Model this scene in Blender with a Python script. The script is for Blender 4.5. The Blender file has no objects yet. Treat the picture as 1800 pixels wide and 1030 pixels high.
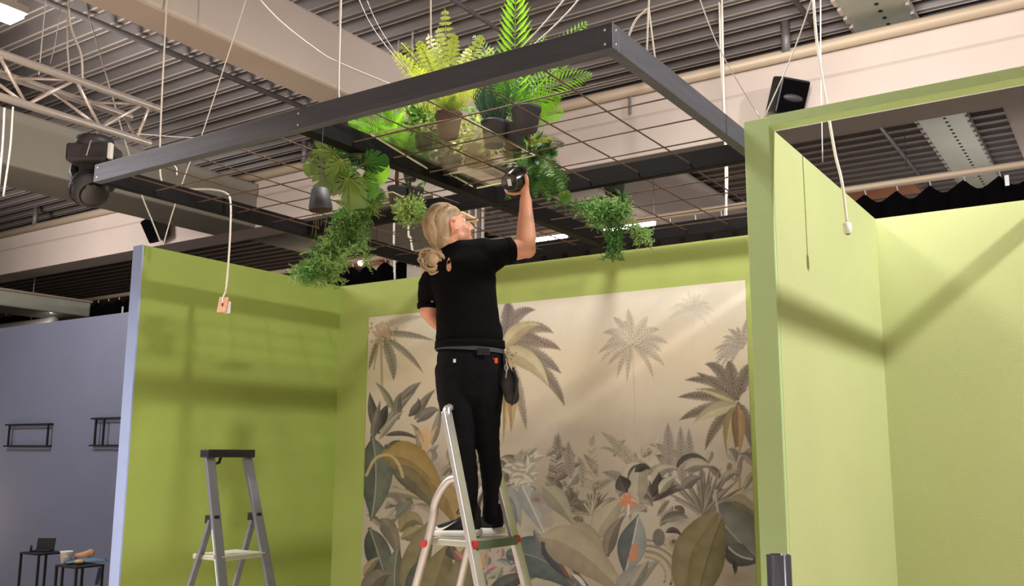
import bpy, bmesh, math, random
import numpy as np
from mathutils import Vector, Matrix, noise as mnoise

# ------------------------------------------------------------------ camera, world, light
FPX, TILT, ROLL, YAW = 1652.0, 0.16767, 0.004315, 0.58705
CX, CY, EYE = 900.0, 515.0, 1.60
Fv = Vector((-math.sin(YAW) * math.cos(TILT), math.cos(YAW) * math.cos(TILT), math.sin(TILT)))
R0 = Vector((math.cos(YAW), math.sin(YAW), 0)); U0 = R0.cross(Fv)
Rv = math.cos(ROLL) * R0 + math.sin(ROLL) * U0
Uv = -math.sin(ROLL) * R0 + math.cos(ROLL) * U0
CAM = Vector((0, 0, EYE))
col = bpy.context.scene.collection
cd = bpy.data.cameras.new('camera'); cam = bpy.data.objects.new('camera', cd); col.objects.link(cam)
cd.sensor_fit = 'HORIZONTAL'; cd.sensor_width = 36.0; cd.lens = FPX / 1800.0 * 36.0
cd.clip_start = 0.05; cd.clip_end = 200
cam.matrix_world = Matrix(((Rv.x, Uv.x, -Fv.x, 0), (Rv.y, Uv.y, -Fv.y, 0), (Rv.z, Uv.z, -Fv.z, EYE), (0, 0, 0, 1)))
bpy.context.scene.camera = cam

sc = bpy.context.scene
sc.view_settings.view_transform = 'Standard'; sc.view_settings.look = 'None'
sc.view_settings.gamma = 1.0; sc.view_settings.exposure = 0.0
sc.view_settings.use_curve_mapping = False
w = bpy.data.worlds.new('world'); sc.world = w; w.use_nodes = True
w.node_tree.nodes['Background'].inputs[0].default_value = (0.80, 0.72, 0.66, 1)
w.node_tree.nodes['Background'].inputs[1].default_value = 0.42

def area(name, loc, target, size, power, color=(1, .93, .84)):
    l = bpy.data.lights.new(name, 'AREA'); l.shape = 'DISK'; l.size = size; l.energy = power; l.color = color
    o = bpy.data.objects.new(name, l); col.objects.link(o); o.location = loc
    d = Vector(target) - Vector(loc); o.rotation_euler = d.to_track_quat('-Z', 'Y').to_euler(); return o
area('hall_lamp_alcove', (2.5, 4.3, 5.2), (-1.0, 4.9, 1.2), 0.25, 290, (1, .93, .93))
area('hall_lamp_booth', (-2.75, 3.45, 4.5), (-2.9, 4.4, 1.2), 0.6, 76, (1, .94, .88))
area('hall_lamp_aisle', (0.6, -1.6, 4.4), (0.6, -1.0, 0), 1.2, 330, (1, .93, .89)).data.spread = 1.9
area('hall_lamp_aisle_2', (-5.0, 1.2, 4.4), (-5.0, 1.5, 0), 1.2, 260, (1, .93, .89)).data.spread = 1.9
area('hall_lamp_left', (-9.3, 2.6, 4.4), (-9.3, 3.0, 0.0), 1.0, 130, (.97, .95, 1))
area('hall_lamp_far', (-4.5, 12.5, 4.3), (-4.5, 12.5, 0), 1.2, 300, (1, .93, .85))
area('cross_beam_fill', (-1.2, 4.1, 4.35), (-2.0, 8.2, 5.0), 0.9, 84, (1, .93, .88)).data.spread = 2.2  # unseen fill added to brighten the crossing beam's front face
area('cross_beam_fill_2', (-7.6, 3.4, 4.3), (-7.6, 8.2, 4.9), 0.9, 60, (1, .92, .87)).data.spread = 2.2  # added fill for the middle stretch of the same beam
area('cross_beam_fill_3', (-12.2, 4.4, 4.3), (-12.8, 8.2, 4.85), 0.9, 78, (1, .91, .86)).data.spread = 2.2  # added fill for the left stretch of the beam
area('far_left_fill', (-12.5, 12.5, 4.3), (-12.5, 12.5, 0), 1.2, 260, (1, .93, .87))  # unseen fill added to lighten the dark far-left ceiling
area('far_deck_fill', (-0.8, 12.6, 3.0), (-1.6, 12.2, 5.5), 1.4, 42, (.97, .95, 1))  # unseen fill added behind the curtain, lights the far deck from below
area('far_deck_fill_2', (-9.5, 12.6, 3.0), (-9.8, 12.2, 5.5), 1.4, 30, (1, .95, .9))  # second added fill for the far deck, further left
area('warm_wall_lamp', (-10.9, 4.9, 0.9), (-11.15, 5.76, 0.95), 0.12, 3.2, (1, .72, .42))

# ------------------------------------------------------------------ helpers
def ray(x, y):
    return (Rv * (x - CX) + Uv * (CY - y) + Fv * FPX).normalized()
def atz(x, y, z):
    d = ray(x, y); return CAM + d * ((z - EYE) / d.z)
def aty(x, y, Y):
    d = ray(x, y); return CAM + d * (Y / d.y)
def atx(x, y, X):
    d = ray(x, y); return CAM + d * (X / d.x)
NF = Vector((Fv.x, Fv.y, 0)).normalized()      # horizontal, away from the camera
NR = Vector((NF.y, -NF.x, 0))                  # horizontal, to the right
UP = Vector((0, 0, 1))
def atd(x, y, D):
    d = ray(x, y); return CAM + d * (D / d.dot(NF))
def lin(c): return c / 12.92 if c <= .04045 else ((c + .055) / 1.055) ** 2.4
def rgb(r, g, b): return (lin(r / 255), lin(g / 255), lin(b / 255), 1)
rnd = random.Random(7)

def mat(name, c, rough=.6, metal=0, var=0.0, vscale=8, bump=0, bscale=60, spec=.5, trans=0, alpha=1, emit=None, es=1, sss=0, stretch=None, tl=0, coat=0):
    m = bpy.data.materials.new(name); m.use_nodes = True; nt = m.node_tree; N = nt.nodes; L = nt.links
    b = N['Principled BSDF']
    b.inputs['Base Color'].default_value = c; b.inputs['Roughness'].default_value = rough
    b.inputs['Metallic'].default_value = metal; b.inputs['Specular IOR Level'].default_value = spec
    b.inputs['Transmission Weight'].default_value = trans; b.inputs['Alpha'].default_value = alpha
    b.inputs['Coat Weight'].default_value = coat
    if sss: b.inputs['Subsurface Weight'].default_value = sss; b.inputs['Subsurface Radius'].default_value = (.012, .005, .003)
    if emit: b.inputs['Emission Color'].default_value = emit; b.inputs['Emission Strength'].default_value = es
    tc = N.new('ShaderNodeTexCoord'); mp = N.new('ShaderNodeMapping'); L.new(tc.outputs['Object'], mp.inputs[0])
    if stretch: mp.inputs['Scale'].default_value = stretch
    if var:
        n = N.new('ShaderNodeTexNoise'); n.inputs['Scale'].default_value = vscale; n.inputs['Detail'].default_value = 6
        L.new(mp.outputs[0], n.inputs['Vector'])
        r = N.new('ShaderNodeMapRange'); r.inputs['From Min'].default_value = .3; r.inputs['From Max'].default_value = .7
        r.inputs['To Min'].default_value = 1 - var; r.inputs['To Max'].default_value = 1 + var
        L.new(n.outputs['Fac'], r.inputs['Value'])
        mx = N.new('ShaderNodeMix'); mx.data_type = 'RGBA'; mx.blend_type = 'MULTIPLY'; mx.inputs[0].default_value = 1
        mx.inputs[6].default_value = c; L.new(r.outputs[0], mx.inputs[7]); L.new(mx.outputs[2], b.inputs['Base Color'])
    if bump:
        n2 = N.new('ShaderNodeTexNoise'); n2.inputs['Scale'].default_value = bscale; n2.inputs['Detail'].default_value = 4
        L.new(mp.outputs[0], n2.inputs['Vector'])
        bp = N.new('ShaderNodeBump'); bp.inputs['Strength'].default_value = bump; bp.inputs['Distance'].default_value = .01
        L.new(n2.outputs['Fac'], bp.inputs['Height']); L.new(bp.outputs[0], b.inputs['Normal'])
    if tl:
        t = N.new('ShaderNodeBsdfTranslucent'); t.inputs[0].default_value = (min(1, c[0] * 1.5), min(1, c[1] * 1.5), c[2] * .8, 1)
        ms = N.new('ShaderNodeMixShader'); ms.inputs[0].default_value = tl
        L.new(b.outputs[0], ms.inputs[1]); L.new(t.outputs[0], ms.inputs[2]); L.new(ms.outputs[0], N['Material Output'].inputs[0])
    return m

def perp(d):
    a = UP if abs(d.z) < .9 else Vector((1, 0, 0))
    u = d.cross(a).normalized(); return u, d.cross(u).normalized()

class MB:
    def __init__(s): s.v = []; s.f = []
    def box(s, a, b):
        x0, y0, z0 = a; x1, y1, z1 = b; i = len(s.v)
        s.v += [(x0, y0, z0), (x1, y0, z0), (x1, y1, z0), (x0, y1, z0), (x0, y0, z1), (x1, y0, z1), (x1, y1, z1), (x0, y1, z1)]
        s.f += [tuple(i + k for k in q) for q in ((0, 3, 2, 1), (4, 5, 6, 7), (0, 1, 5, 4), (1, 2, 6, 5), (2, 3, 7, 6), (3, 0, 4, 7))]
        return s
    def obox(s, c, X, Y, Z):      # half-extent vectors
        c = Vector(c); i = len(s.v)
        for sx, sy, sz in ((-1, -1, -1), (1, -1, -1), (1, 1, -1), (-1, 1, -1), (-1, -1, 1), (1, -1, 1), (1, 1, 1), (-1, 1, 1)):
            s.v.append(tuple(c + X * sx + Y * sy + Z * sz))
        s.f += [tuple(i + k for k in q) for q in ((0, 3, 2, 1), (4, 5, 6, 7), (0, 1, 5, 4), (1, 2, 6, 5), (2, 3, 7, 6), (3, 0, 4, 7))]
        return s
    def bar(s, p, q, wd, ht, ref=None):
        p = Vector(p); q = Vector(q); d = (q - p); L = d.length; d.normalize()
        r = Vector(ref) if ref is not None else (UP if abs(d.z) < .9 else Vector((1, 0, 0)))
        u = d.cross(r).normalized(); v = u.cross(d).normalized()
        return s.obox((p + q) / 2, d * L / 2, u * wd / 2, v * ht / 2)
    def tube(s, pts, r, n=8, cap=True, r2=None, ref=None):
        P = [Vector(p) for p in pts]; m = len(P)
        rs = r if isinstance(r, (list, tuple)) else [r] * m
        i0 = len(s.v); u = None
        for k in range(m):
            d = (P[min(k + 1, m - 1)] - P[max(k - 1, 0)])
            d = d.normalized() if d.length > 1e-9 else Vector((0, 0, 1))
            if u is None:
                if ref is not None: u = (Vector(ref) - d * d.dot(Vector(ref))).normalized()
                else: u = perp(d)[0]
            else:
                u = (u - d * u.dot(d))
                u = u.normalized() if u.length > 1e-6 else perp(d)[0]
            v = d.cross(u)
            ra, rb = rs[k] if isinstance(rs[k], (list, tuple)) else (rs[k], rs[k])
            for j in range(n):
                a = 2 * math.pi * j / n
                s.v.append(tuple(P[k] + u * (math.cos(a) * ra) + v * (math.sin(a) * rb)))
        for k in range(m - 1):
            for j in range(n):
                a = i0 + k * n + j; b = i0 + k * n + (j + 1) % n
                s.f.append((a, b, b + n, a + n))
        if cap:
            s.f.append(tuple(i0 + j for j in reversed(range(n)))); s.f.append(tuple(i0 + (m - 1) * n + j for j in range(n)))
        return s
    def sweep(s, pts, radii, ref, n=20):     # rounded ends
        P = [Vector(p) for p in pts]; Rr = [r if isinstance(r, (list, tuple)) else (r, r) for r in radii]
        out = []; rr = []
        d0 = (P[0] - P[1]).normalized(); d1 = (P[-1] - P[-2]).normalized()
        for a in (80, 60, 35):
            c = math.cos(math.radians(a)); q = min(Rr[0]) * math.sin(math.radians(a)); out.append(P[0] + d0 * q); rr.append((Rr[0][0] * c, Rr[0][1] * c))
        out += P; rr += Rr
        for a in (35, 60, 80):
            c = math.cos(math.radians(a)); q = min(Rr[-1]) * math.sin(math.radians(a)); out.append(P[-1] + d1 * q); rr.append((Rr[-1][0] * c, Rr[-1][1] * c))
        return s.tube(out, rr, n, True, ref=ref)
    def ell(s, c, ax, ay, az, n=16, m=10):   # ellipsoid with axis vectors
        c = Vector(c); i0 = len(s.v)
        for k in range(1, m):
            t = math.pi * k / m
            for j in range(n):
                a = 2 * math.pi * j / n
                s.v.append(tuple(c + az * math.cos(t) + (ax * math.cos(a) + ay * math.sin(a)) * math.sin(t)))
        for k in range(m - 2):
            for j in range(n):
                a = i0 + k * n + j; b = i0 + k * n + (j + 1) % n; s.f.append((a, a + n, b + n, b))
        t = len(s.v); s.v += [tuple(c + az), tuple(c - az)]
        for j in range(n):
            s.f.append((t, i0 + j, i0 + (j + 1) % n)); q = i0 + (m - 2) * n; s.f.append((t + 1, q + (j + 1) % n, q + j))
        return s
    def lathe(s, base, axis, prof, n=24, capb=True, capt=False):   # prof: (radius, height)
        base = Vector(base); ax = Vector(axis).normalized(); u, v = perp(ax); i0 = len(s.v)
        for r, h in prof:
            for j in range(n):
                a = 2 * math.pi * j / n; s.v.append(tuple(base + ax * h + (u * math.cos(a) + v * math.sin(a)) * r))
        for k in range(len(prof) - 1):
            for j in range(n):
                a = i0 + k * n + j; b = i0 + k * n + (j + 1) % n; s.f.append((a, a + n, b + n, b))
        if capb: s.f.append(tuple(i0 + j for j in range(n)))
        if capt: s.f.append(tuple(i0 + (len(prof) - 1) * n + j for j in reversed(range(n))))
        return s
    def poly(s, pts): i = len(s.v); s.v += [tuple(p) for p in pts]; s.f.append(tuple(range(i, i + len(pts)))); return s
    def build(s, name, m, parent=None, smooth=False, bevel=0):
        me = bpy.data.meshes.new(name); me.from_pydata(s.v, [], s.f); me.update()
        if smooth: me.polygons.foreach_set('use_smooth', [True] * len(me.polygons))
        o = bpy.data.objects.new(name, me); col.objects.link(o)
        if m: me.materials.append(m)
        if bevel:
            md = o.modifiers.new('bevel', 'BEVEL'); md.width = bevel; md.segments = 2; md.limit_method = 'ANGLE'
        if parent: adopt(o, parent)
        return o

def adopt(o, parent):
    o.parent = parent; o.matrix_parent_inverse = Matrix.Translation(-wloc(parent))
def wloc(p):                       # every mesh is built in world coordinates; only the empties sit elsewhere
    return Vector(p.location) if p.type == 'EMPTY' else Vector((0, 0, 0))
def tag(o, label, cat, group=None, kind=None):
    o['label'] = label; o['category'] = cat
    if group: o['group'] = group
    if kind: o['kind'] = kind
    return o
def thing(name, loc, label, cat, group=None):
    o = bpy.data.objects.new(name, None); col.objects.link(o); o.location = loc; o.empty_display_size = .05
    return tag(o, label, cat, group)
def struct(o, label=None):
    o['kind'] = 'structure'
    if label: o['label'] = label
    return o

def remeshed(mb, name, m, parent, voxel=.008, smooth=6, wrinkle=0, wscale=14):
    me = bpy.data.meshes.new('tmp'); me.from_pydata(mb.v, [], mb.f); me.update()
    t = bpy.data.objects.new('tmp', me); col.objects.link(t)
    r = t.modifiers.new('r', 'REMESH'); r.mode = 'VOXEL'; r.voxel_size = voxel
    s = t.modifiers.new('s', 'SMOOTH'); s.factor = .5; s.iterations = smooth
    dg = bpy.context.evaluated_depsgraph_get()
    me2 = bpy.data.meshes.new_from_object(t.evaluated_get(dg)); me2.name = name
    bpy.data.objects.remove(t); bpy.data.meshes.remove(me)
    if wrinkle:
        for v in me2.vertices:
            c = v.co; k = mnoise.noise(Vector((c.x * wscale, c.y * wscale, c.z * wscale * 1.8)))
            v.co = c + v.normal * (k * wrinkle)
    me2.materials.clear(); me2.materials.append(m)
    me2.polygons.foreach_set('use_smooth', [True] * len(me2.polygons))
    o = bpy.data.objects.new(name, me2); col.objects.link(o)
    if parent: adopt(o, parent)
    return o

from mathutils.bvhtree import BVHTree
def hit(o, x, y, off=.002):
    me = o.data; bv = BVHTree.FromPolygons([v.co for v in me.vertices], [tuple(p.vertices) for p in me.polygons])
    d = ray(x, y); r = bv.ray_cast(CAM - wloc(o) * 0, d)
    return (r[0] - d * off, r[1]) if r[0] else (None, None)
def curve3(pts, n=10):      # catmull-rom
    P = [Vector(p) for p in pts]; P = [P[0] * 2 - P[1]] + P + [P[-1] * 2 - P[-2]]; out = []
    for i in range(1, len(P) - 2):
        for k in range(n):
            t = k / n; a, b, c, d = P[i - 1], P[i], P[i + 1], P[i + 2]
            out.append(.5 * ((2 * b) + (c - a) * t + (2 * a - 5 * b + 4 * c - d) * t * t + (3 * b - a - 3 * c + d) * t ** 3))
    out.append(P[-2]); return out

# ------------------------------------------------------------------ materials
M = {}
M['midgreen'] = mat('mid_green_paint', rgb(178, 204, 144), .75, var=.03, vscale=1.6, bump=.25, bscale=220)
M['litgreen'] = mat('lit_green_paint', rgb(186, 196, 138), .75, var=.03, vscale=1.6, bump=.25, bscale=220)  # booth green paled: bleached look of the lit side put into the colour
M['green'] = mat('green_paint', rgb(141, 158, 72), .75, var=.045, vscale=1.6, bump=.25, bscale=220)
M['bluegrey'] = mat('grey_fabric_wall', rgb(118, 122, 142), .9, var=.03, vscale=2, bump=.3, bscale=260)
M['paleblue'] = mat('pale_blue_paint', rgb(150, 166, 204), .7, var=.02)
M['beige'] = mat('beam_plaster', rgb(200, 186, 176), .85, var=.05, vscale=1.2, bump=.1, bscale=30)
M['greybeam'] = mat('grey_beam', rgb(150, 146, 134), .85, var=.06, vscale=2)
M['deck'] = mat('deck_steel', rgb(118, 112, 110), .5, .35, var=.10, vscale=3)
M['deckedge'] = mat('deck_flange', rgb(190, 180, 172), .4, .35)
M['perf'] = mat('perforated_panel', rgb(176, 178, 164), .6, .2, var=.1, vscale=2)
M['hole'] = mat('hole_dark', rgb(30, 30, 28), .9)
M['floor'] = mat('floor_carpet', rgb(196, 178, 160), .9, var=.08, vscale=6)
M['pipe'] = mat('pipe_beige', rgb(186, 168, 144), .5, .1)
M['galv'] = mat('galvanised', rgb(178, 172, 166), .35, .7)
M['rod'] = mat('rail_grey', rgb(120, 116, 116), .5, .3)
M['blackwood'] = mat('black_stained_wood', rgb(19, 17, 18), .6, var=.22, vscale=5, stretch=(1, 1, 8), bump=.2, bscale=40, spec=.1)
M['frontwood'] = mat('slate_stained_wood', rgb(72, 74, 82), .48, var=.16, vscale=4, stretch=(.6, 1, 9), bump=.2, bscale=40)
M['rebar'] = mat('rusty_rebar', rgb(84, 64, 48), .7, .3, var=.2, vscale=30)
M['screw'] = mat('screw_zinc', rgb(205, 205, 205), .3, .8)
M['curtain'] = mat('black_curtain', rgb(6, 5, 6), .95, spec=.05)
M['brownfab'] = mat('dark_brown_fabric', rgb(40, 34, 32), .95, spec=.1)
M['alu'] = mat('aluminium', rgb(214, 210, 208), .38, .75, var=.04, vscale=20)
M['trussalu'] = mat('truss_aluminium', rgb(228, 216, 208), .32, .6)
M['dalu'] = mat('grey_anodised', rgb(128, 132, 142), .4, .6, var=.06, vscale=20)
M['step'] = mat('step_alu', rgb(186, 186, 170), .45, .5)
M['greenstep'] = mat('green_step_edge', rgb(82, 100, 76), .6)
M['red'] = mat('red_plastic', rgb(190, 44, 50), .5)
M['blackpl'] = mat('black_plastic', rgb(24, 24, 26), .45)
M['darkpl'] = mat('dark_grey_plastic', rgb(58, 54, 56), .5)
M['gloss'] = mat('black_gloss_pot', rgb(22, 20, 20), .22, coat=.6)
M['pot'] = mat('charcoal_pot', rgb(50, 50, 56), .6, var=.06, vscale=20)
M['brownpot'] = mat('woven_brown_pot', rgb(96, 76, 72), .8, var=.3, vscale=30, stretch=(4, 4, .8), bump=.5, bscale=60)
M['soil'] = mat('soil', rgb(40, 28, 20), .95)
M['white'] = mat('white_plastic', rgb(235, 232, 225), .5)
M['cable'] = mat('white_cable', rgb(226, 218, 204), .5)
M['wire'] = mat('steel_wire', rgb(200, 192, 186), .4, .5)
M['wood'] = mat('pale_wood', rgb(206, 160, 128), .6, var=.08, vscale=12, stretch=(1, 1, 6))
M['skin'] = mat('skin', rgb(222, 164, 136), .5, sss=.12, var=.05, vscale=14)
M['ear'] = mat('ear_skin', rgb(216, 138, 116), .5, sss=.15)
M['lip'] = mat('lip', rgb(190, 110, 100), .45)
M['hair'] = mat('blond_hair', rgb(176, 152, 118), .5, var=.35, vscale=22, stretch=(1, 1, .35))
M['shirt'] = mat('black_tshirt', rgb(9, 8, 10), .95, spec=.15, bump=.15, bscale=300)
M['jeans'] = mat('black_jeans', rgb(12, 12, 16), .95, spec=.2, var=.2, vscale=18, bump=.2, bscale=260)
M['shoe'] = mat('black_knit', rgb(20, 20, 24), .85, bump=.3, bscale=400)
M['sole'] = mat('white_sole', rgb(226, 222, 214), .6)
M['bag'] = mat('grey_bag', rgb(48, 50, 54), .7, bump=.2, bscale=200)
M['belt'] = mat('grey_belt', rgb(62, 62, 66), .7)
M['orange'] = mat('orange_plastic', rgb(226, 88, 30), .5)
M['glass'] = bpy.data.materials.new('acrylic_sheet'); M['glass'].use_nodes = True
_n = M['glass'].node_tree; _o = _n.nodes['Material Output']; _n.nodes.remove(_n.nodes['Principled BSDF'])
_t = _n.nodes.new('ShaderNodeBsdfTransparent'); _t.inputs[0].default_value = (.93, .92, .84, 1)
_g = _n.nodes.new('ShaderNodeBsdfGlossy'); _g.inputs['Roughness'].default_value = .12; _g.inputs[0].default_value = (.9, .9, .85, 1)
_m = _n.nodes.new('ShaderNodeMixShader'); _m.inputs[0].default_value = .16
_n.links.new(_t.outputs[0], _m.inputs[1]); _n.links.new(_g.outputs[0], _m.inputs[2]); _n.links.new(_m.outputs[0], _o.inputs[0])
M['glassedge'] = mat('acrylic_edge', rgb(226, 226, 190), .3, trans=.3)
M['leaf_lime'] = mat('leaf_lime', rgb(118, 172, 44), .45, var=.2, vscale=9, tl=.38)
M['leaf_fern'] = mat('leaf_yellow_fern', rgb(168, 180, 84), .55, var=.2, vscale=12, tl=.35)
M['leaf_dark'] = mat('leaf_dark', rgb(40, 84, 34), .4, var=.25, vscale=9, tl=.2)
M['leaf_mid'] = mat('leaf_mid', rgb(76, 124, 48), .5, var=.22, vscale=9, tl=.3)
M['leaf_soft'] = mat('leaf_soft', rgb(136, 168, 100), .6, var=.22, vscale=12, tl=.36)
M['leaf_mon'] = mat('leaf_monstera', rgb(84, 112, 40), .38, var=.25, vscale=14, tl=.15)
M['leaf_blue'] = mat('leaf_bluegreen', rgb(56, 88, 70), .5, var=.2, vscale=12, tl=.2)
M['leaf_cream'] = mat('leaf_cream', rgb(196, 200, 150), .5, var=.2, vscale=16, tl=.3)
M['stem'] = mat('stem', rgb(92, 84, 48), .7)
M['bark'] = mat('bark_brown', rgb(92, 58, 36), .8)
M['lamp'] = mat('lamp_lit', (1, .95, .88, 1), .5, emit=(1, .95, .88, 1), es=14)
M['tubelit'] = mat('tube_lit', (1, 1, .98, 1), .5, emit=(1, 1, .98, 1), es=9)
M['orangewood'] = mat('warm_timber', rgb(150, 92, 52), .6, var=.15, vscale=6)
M['paper'] = mat('paper_label', rgb(226, 226, 230), .6)

# ------------------------------------------------------------------ setting
WT = 3.0; BY = 5.82; LX = -5.64; PX = -1.235; FY = 3.87
struct(MB().box((-24, -4, -.05), (6, 18, 0)).build('floor', M['floor']))
struct(MB().box((LX, BY, 0), (PX - .05, BY + .1, WT)).build('wall_back', mat('back_green_paint', rgb(166, 180, 98), .75, var=.03, vscale=1.6, bump=.25, bscale=220)))
struct(MB().box((PX - .05, BY, 0), (2.7, BY + .1, WT)).build('wall_back_alcove', M['litgreen']))
lw = struct(MB().box((LX - .105, FY + .012, 0), (LX, BY, WT)).build('wall_left', M['green']))
struct(MB().box((LX - .105, FY, 0), (LX, FY + .012, WT + .002)).build('trim_1', M['paleblue']), 'pale blue painted end face of the left partition')
struct(MB().box((-14.5, BY - .05, 0), (LX - .105, BY + .05, WT)).build('wall_grey', M['bluegrey']), 'blue-grey exhibition wall left of the green booth')
struct(MB().box((PX - .10, FY + .03, 0), (PX, BY, WT)).build('wall_right', M['litgreen']))
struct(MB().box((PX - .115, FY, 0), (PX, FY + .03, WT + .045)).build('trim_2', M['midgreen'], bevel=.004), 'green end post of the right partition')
struct(MB().box((2.6, FY, 0), (2.7, BY, WT)).build('wall_alcove', M['litgreen']))
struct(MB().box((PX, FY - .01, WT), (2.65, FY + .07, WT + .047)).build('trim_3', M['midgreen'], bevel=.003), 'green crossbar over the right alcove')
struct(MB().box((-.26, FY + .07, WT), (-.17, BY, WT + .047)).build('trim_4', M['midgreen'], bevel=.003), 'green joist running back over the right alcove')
# perimeter of the hall far behind
struct(MB().box((-24.2, -4, 0), (-24, 18, 6)).build('wall_side', mat('side_wall', rgb(60, 57, 54), .9)))
struct(MB().box((-24, 17.9, 0), (6, 18, 6)).build('wall_far', mat('far_wall', rgb(70, 66, 62), .9)))

# roof deck: trapezoid ribs running along X, pitch .21
PITCH = .27; z0 = 5.5
mb = MB(); n = int(22 / PITCH); prof = []
for k in range(n):
    y = -4 + k * PITCH; prof += [(y, z0 + .11), (y + .075, z0 + .11), (y + .105, z0), (y + .18, z0)]
for i in range(len(prof) - 1):
    (ya, za), (yb, zb) = prof[i], prof[i + 1]
    mb.poly([(-24, ya, za), (-24, yb, zb), (6, yb, zb), (6, ya, za)])
ceil = struct(mb.build('ceiling', M['deck']))
mb = MB()
for k in range(n):
    y = -4 + k * PITCH
    mb.box((-24, y + .103, z0 - .006), (6, y + .115, z0 + .004)); mb.box((-24, y + .170, z0 - .006), (6, y + .180, z0 + .004))
o = mb.build('deck_rib_lip', M['deckedge'], ceil); o['kind'] = 'stuff'

# beams
def xbeam(name, y0, y1, zb, zt, x0=-24, x1=6):
    mb = MB(); pr = [(y0, zb), (y1, zb), (y1, zt), (y0 + .03, zt), (y0 + .03, zt - .22), (y0, zt - .26)]
    i = len(mb.v)
    for X in (x0, x1): mb.v += [(X, a, b) for a, b in pr]
    m_ = len(pr); mb.f += [(j, (j + 1) % m_, m_ + (j + 1) % m_, m_ + j) for j in range(m_)]
    mb.f += [tuple(reversed(range(m_))), tuple(range(m_, 2 * m_))]
    return struct(mb.build(name, M['beige'], bevel=.01))
xb = xbeam('beam_cross', 8.17, 8.6, 4.5, 5.16); xb['label'] = 'long beige roof beam crossing the hall behind the booth'
adopt(MB().tube([(-24, 8.14, 5.19), (6, 8.14, 5.19)], .055, 12).build('pipe', M['pipe'], smooth=True), xb)
mb = MB()
for x in (-9.6, -6.9, -4.0): mb.tube([(x, 8.14, 5.15), (x, 8.14, 4.95)], .012, 6)
mb.build('hanger', M['rod'], xb)
def ybeam(name, x0, x1, y0, y1, zb, zt, m, lab):
    o = struct(MB().box((x0, y0, zb), (x1, y1, zt)).build(name, m, bevel=.03), lab); return o
ybeam('beam_long_1', -5.56, -5.2, -3, 8.2, 4.5, 5.05, M['beige'], 'beige roof beam running away above the booth')
ybeam('beam_long_2', -5.56, -4.95, 8.6, 16, 4.55, 5.45, M['beige'], 'beige roof beam beyond the crossing beam')
ybeam('beam_long_3', -10.35, -9.5, 0, 8.2, 4.5, 5.1, M['greybeam'], 'grey roof beam at the far left')
ybeam('beam_long_4', -10.35, -9.6, 8.6, 16, 4.55, 5.45, M['greybeam'], 'grey roof beam beyond the crossing beam on the left')
ybeam('beam_long_5', -.78, -.2, 8.6, 16, 4.6, 5.45, M['beige'], 'beige roof beam end at the far right')
_p = aty(161, 531, 9.4); _q = aty(161, 557, 9.4)
ybeam('beam_long_6', _p.x - .9, _p.x, 1.0, 9.4, _q.z, _p.z, M['perf'], 'low grey perforated beam above the grey wall')
struct(MB().tube([(_p.x + .02, 1.0, _p.z), (_p.x + .02, 9.4, _p.z)], .02, 8).build('trim_6', M['pipe']), 'thin pipe along the low grey beam')

# perforated valley panel over the crossing beam
pp = struct(MB().box((-1.84, -2, 5.36), (-1.34, 17, 5.46)).build('trim_5', M['perf']), 'pale perforated panel strip under the roof deck')
mb = MB()
for k in range(70):
    y = 5.8 + k * .15
    mb.lathe((-1.56, y, 5.352), UP, [(.018, 0), (.018, .01)], 8, True, True)
mb.build('perforation', M['hole'], pp)['kind'] = 'stuff'
mb = MB()
for k in range(60):
    y = 6 + k * .2; mb.box((-1.86, y, 5.33), (-1.83, y + .12, 5.37)); mb.box((-1.35, y, 5.33), (-1.32, y + .12, 5.37))
mb.build('edge_clip', M['deckedge'], pp)['kind'] = 'stuff'
def roof_rod(x, y0, y1, z, r, lab):
    o = MB().tube([(x, y0, z), (x, y1, z)], r, 8).build('roof_pipe', M['rod'], smooth=True); tag(o, lab, 'pipe', 'pipes under the roof deck')
roof_rod(-7.56, 0, 8.2, 5.42, .03, 'grey pipe under the deck left of the big beam')
roof_rod(-2.13, 0, 8.2, 5.38, .025, 'grey pipe under the deck at upper right, before the crossing beam')
roof_rod(-3.55, 8.6, 16, 5.38, .025, 'grey pipe under the far deck, seen through the frame')
roof_rod(-2.25, 8.6, 16, 5.38, .025, 'grey pipe under the far deck above the right alcove')
roof_rod(-4.55, 0, 8.2, 5.38, .02, 'thin grey pipe under the deck above the plants')
# sprinkler drops
for (x, y, Y, lab) in ((1378, 0, 8.1, 'grey vertical drop pipe at upper right ending on the crossing beam'), (537, 230, 8.1, 'grey vertical drop pipe above the monstera'), (66, 340, 8.1, 'grey vertical drop pipe at far left above the crossing beam')):
    p = aty(x, y, Y); q = Vector((p.x, p.y, 5.2))
    tag(MB().tube([(p.x, p.y, 5.5), q], .04, 10).build('drop_pipe', M['rod'], smooth=True), lab, 'pipe', 'vertical drop pipes')
# column
cl = thing('building_column', (-6.15, 8.05, 0), 'beige column with grooved conduits rising behind the booth', 'column')
MB().box((-6.35, 7.95, 0), (-6.08, 8.15, 4.5)).build('shaft', M['beige'], cl)
for k in range(6):
    x = -6.0 + k * .045; MB().tube([(x, 8.1, 0), (x, 8.1, 4.5)], .018, 8).build('conduit', M['beige'] if k % 2 else M['galv'], cl, True)
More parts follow.
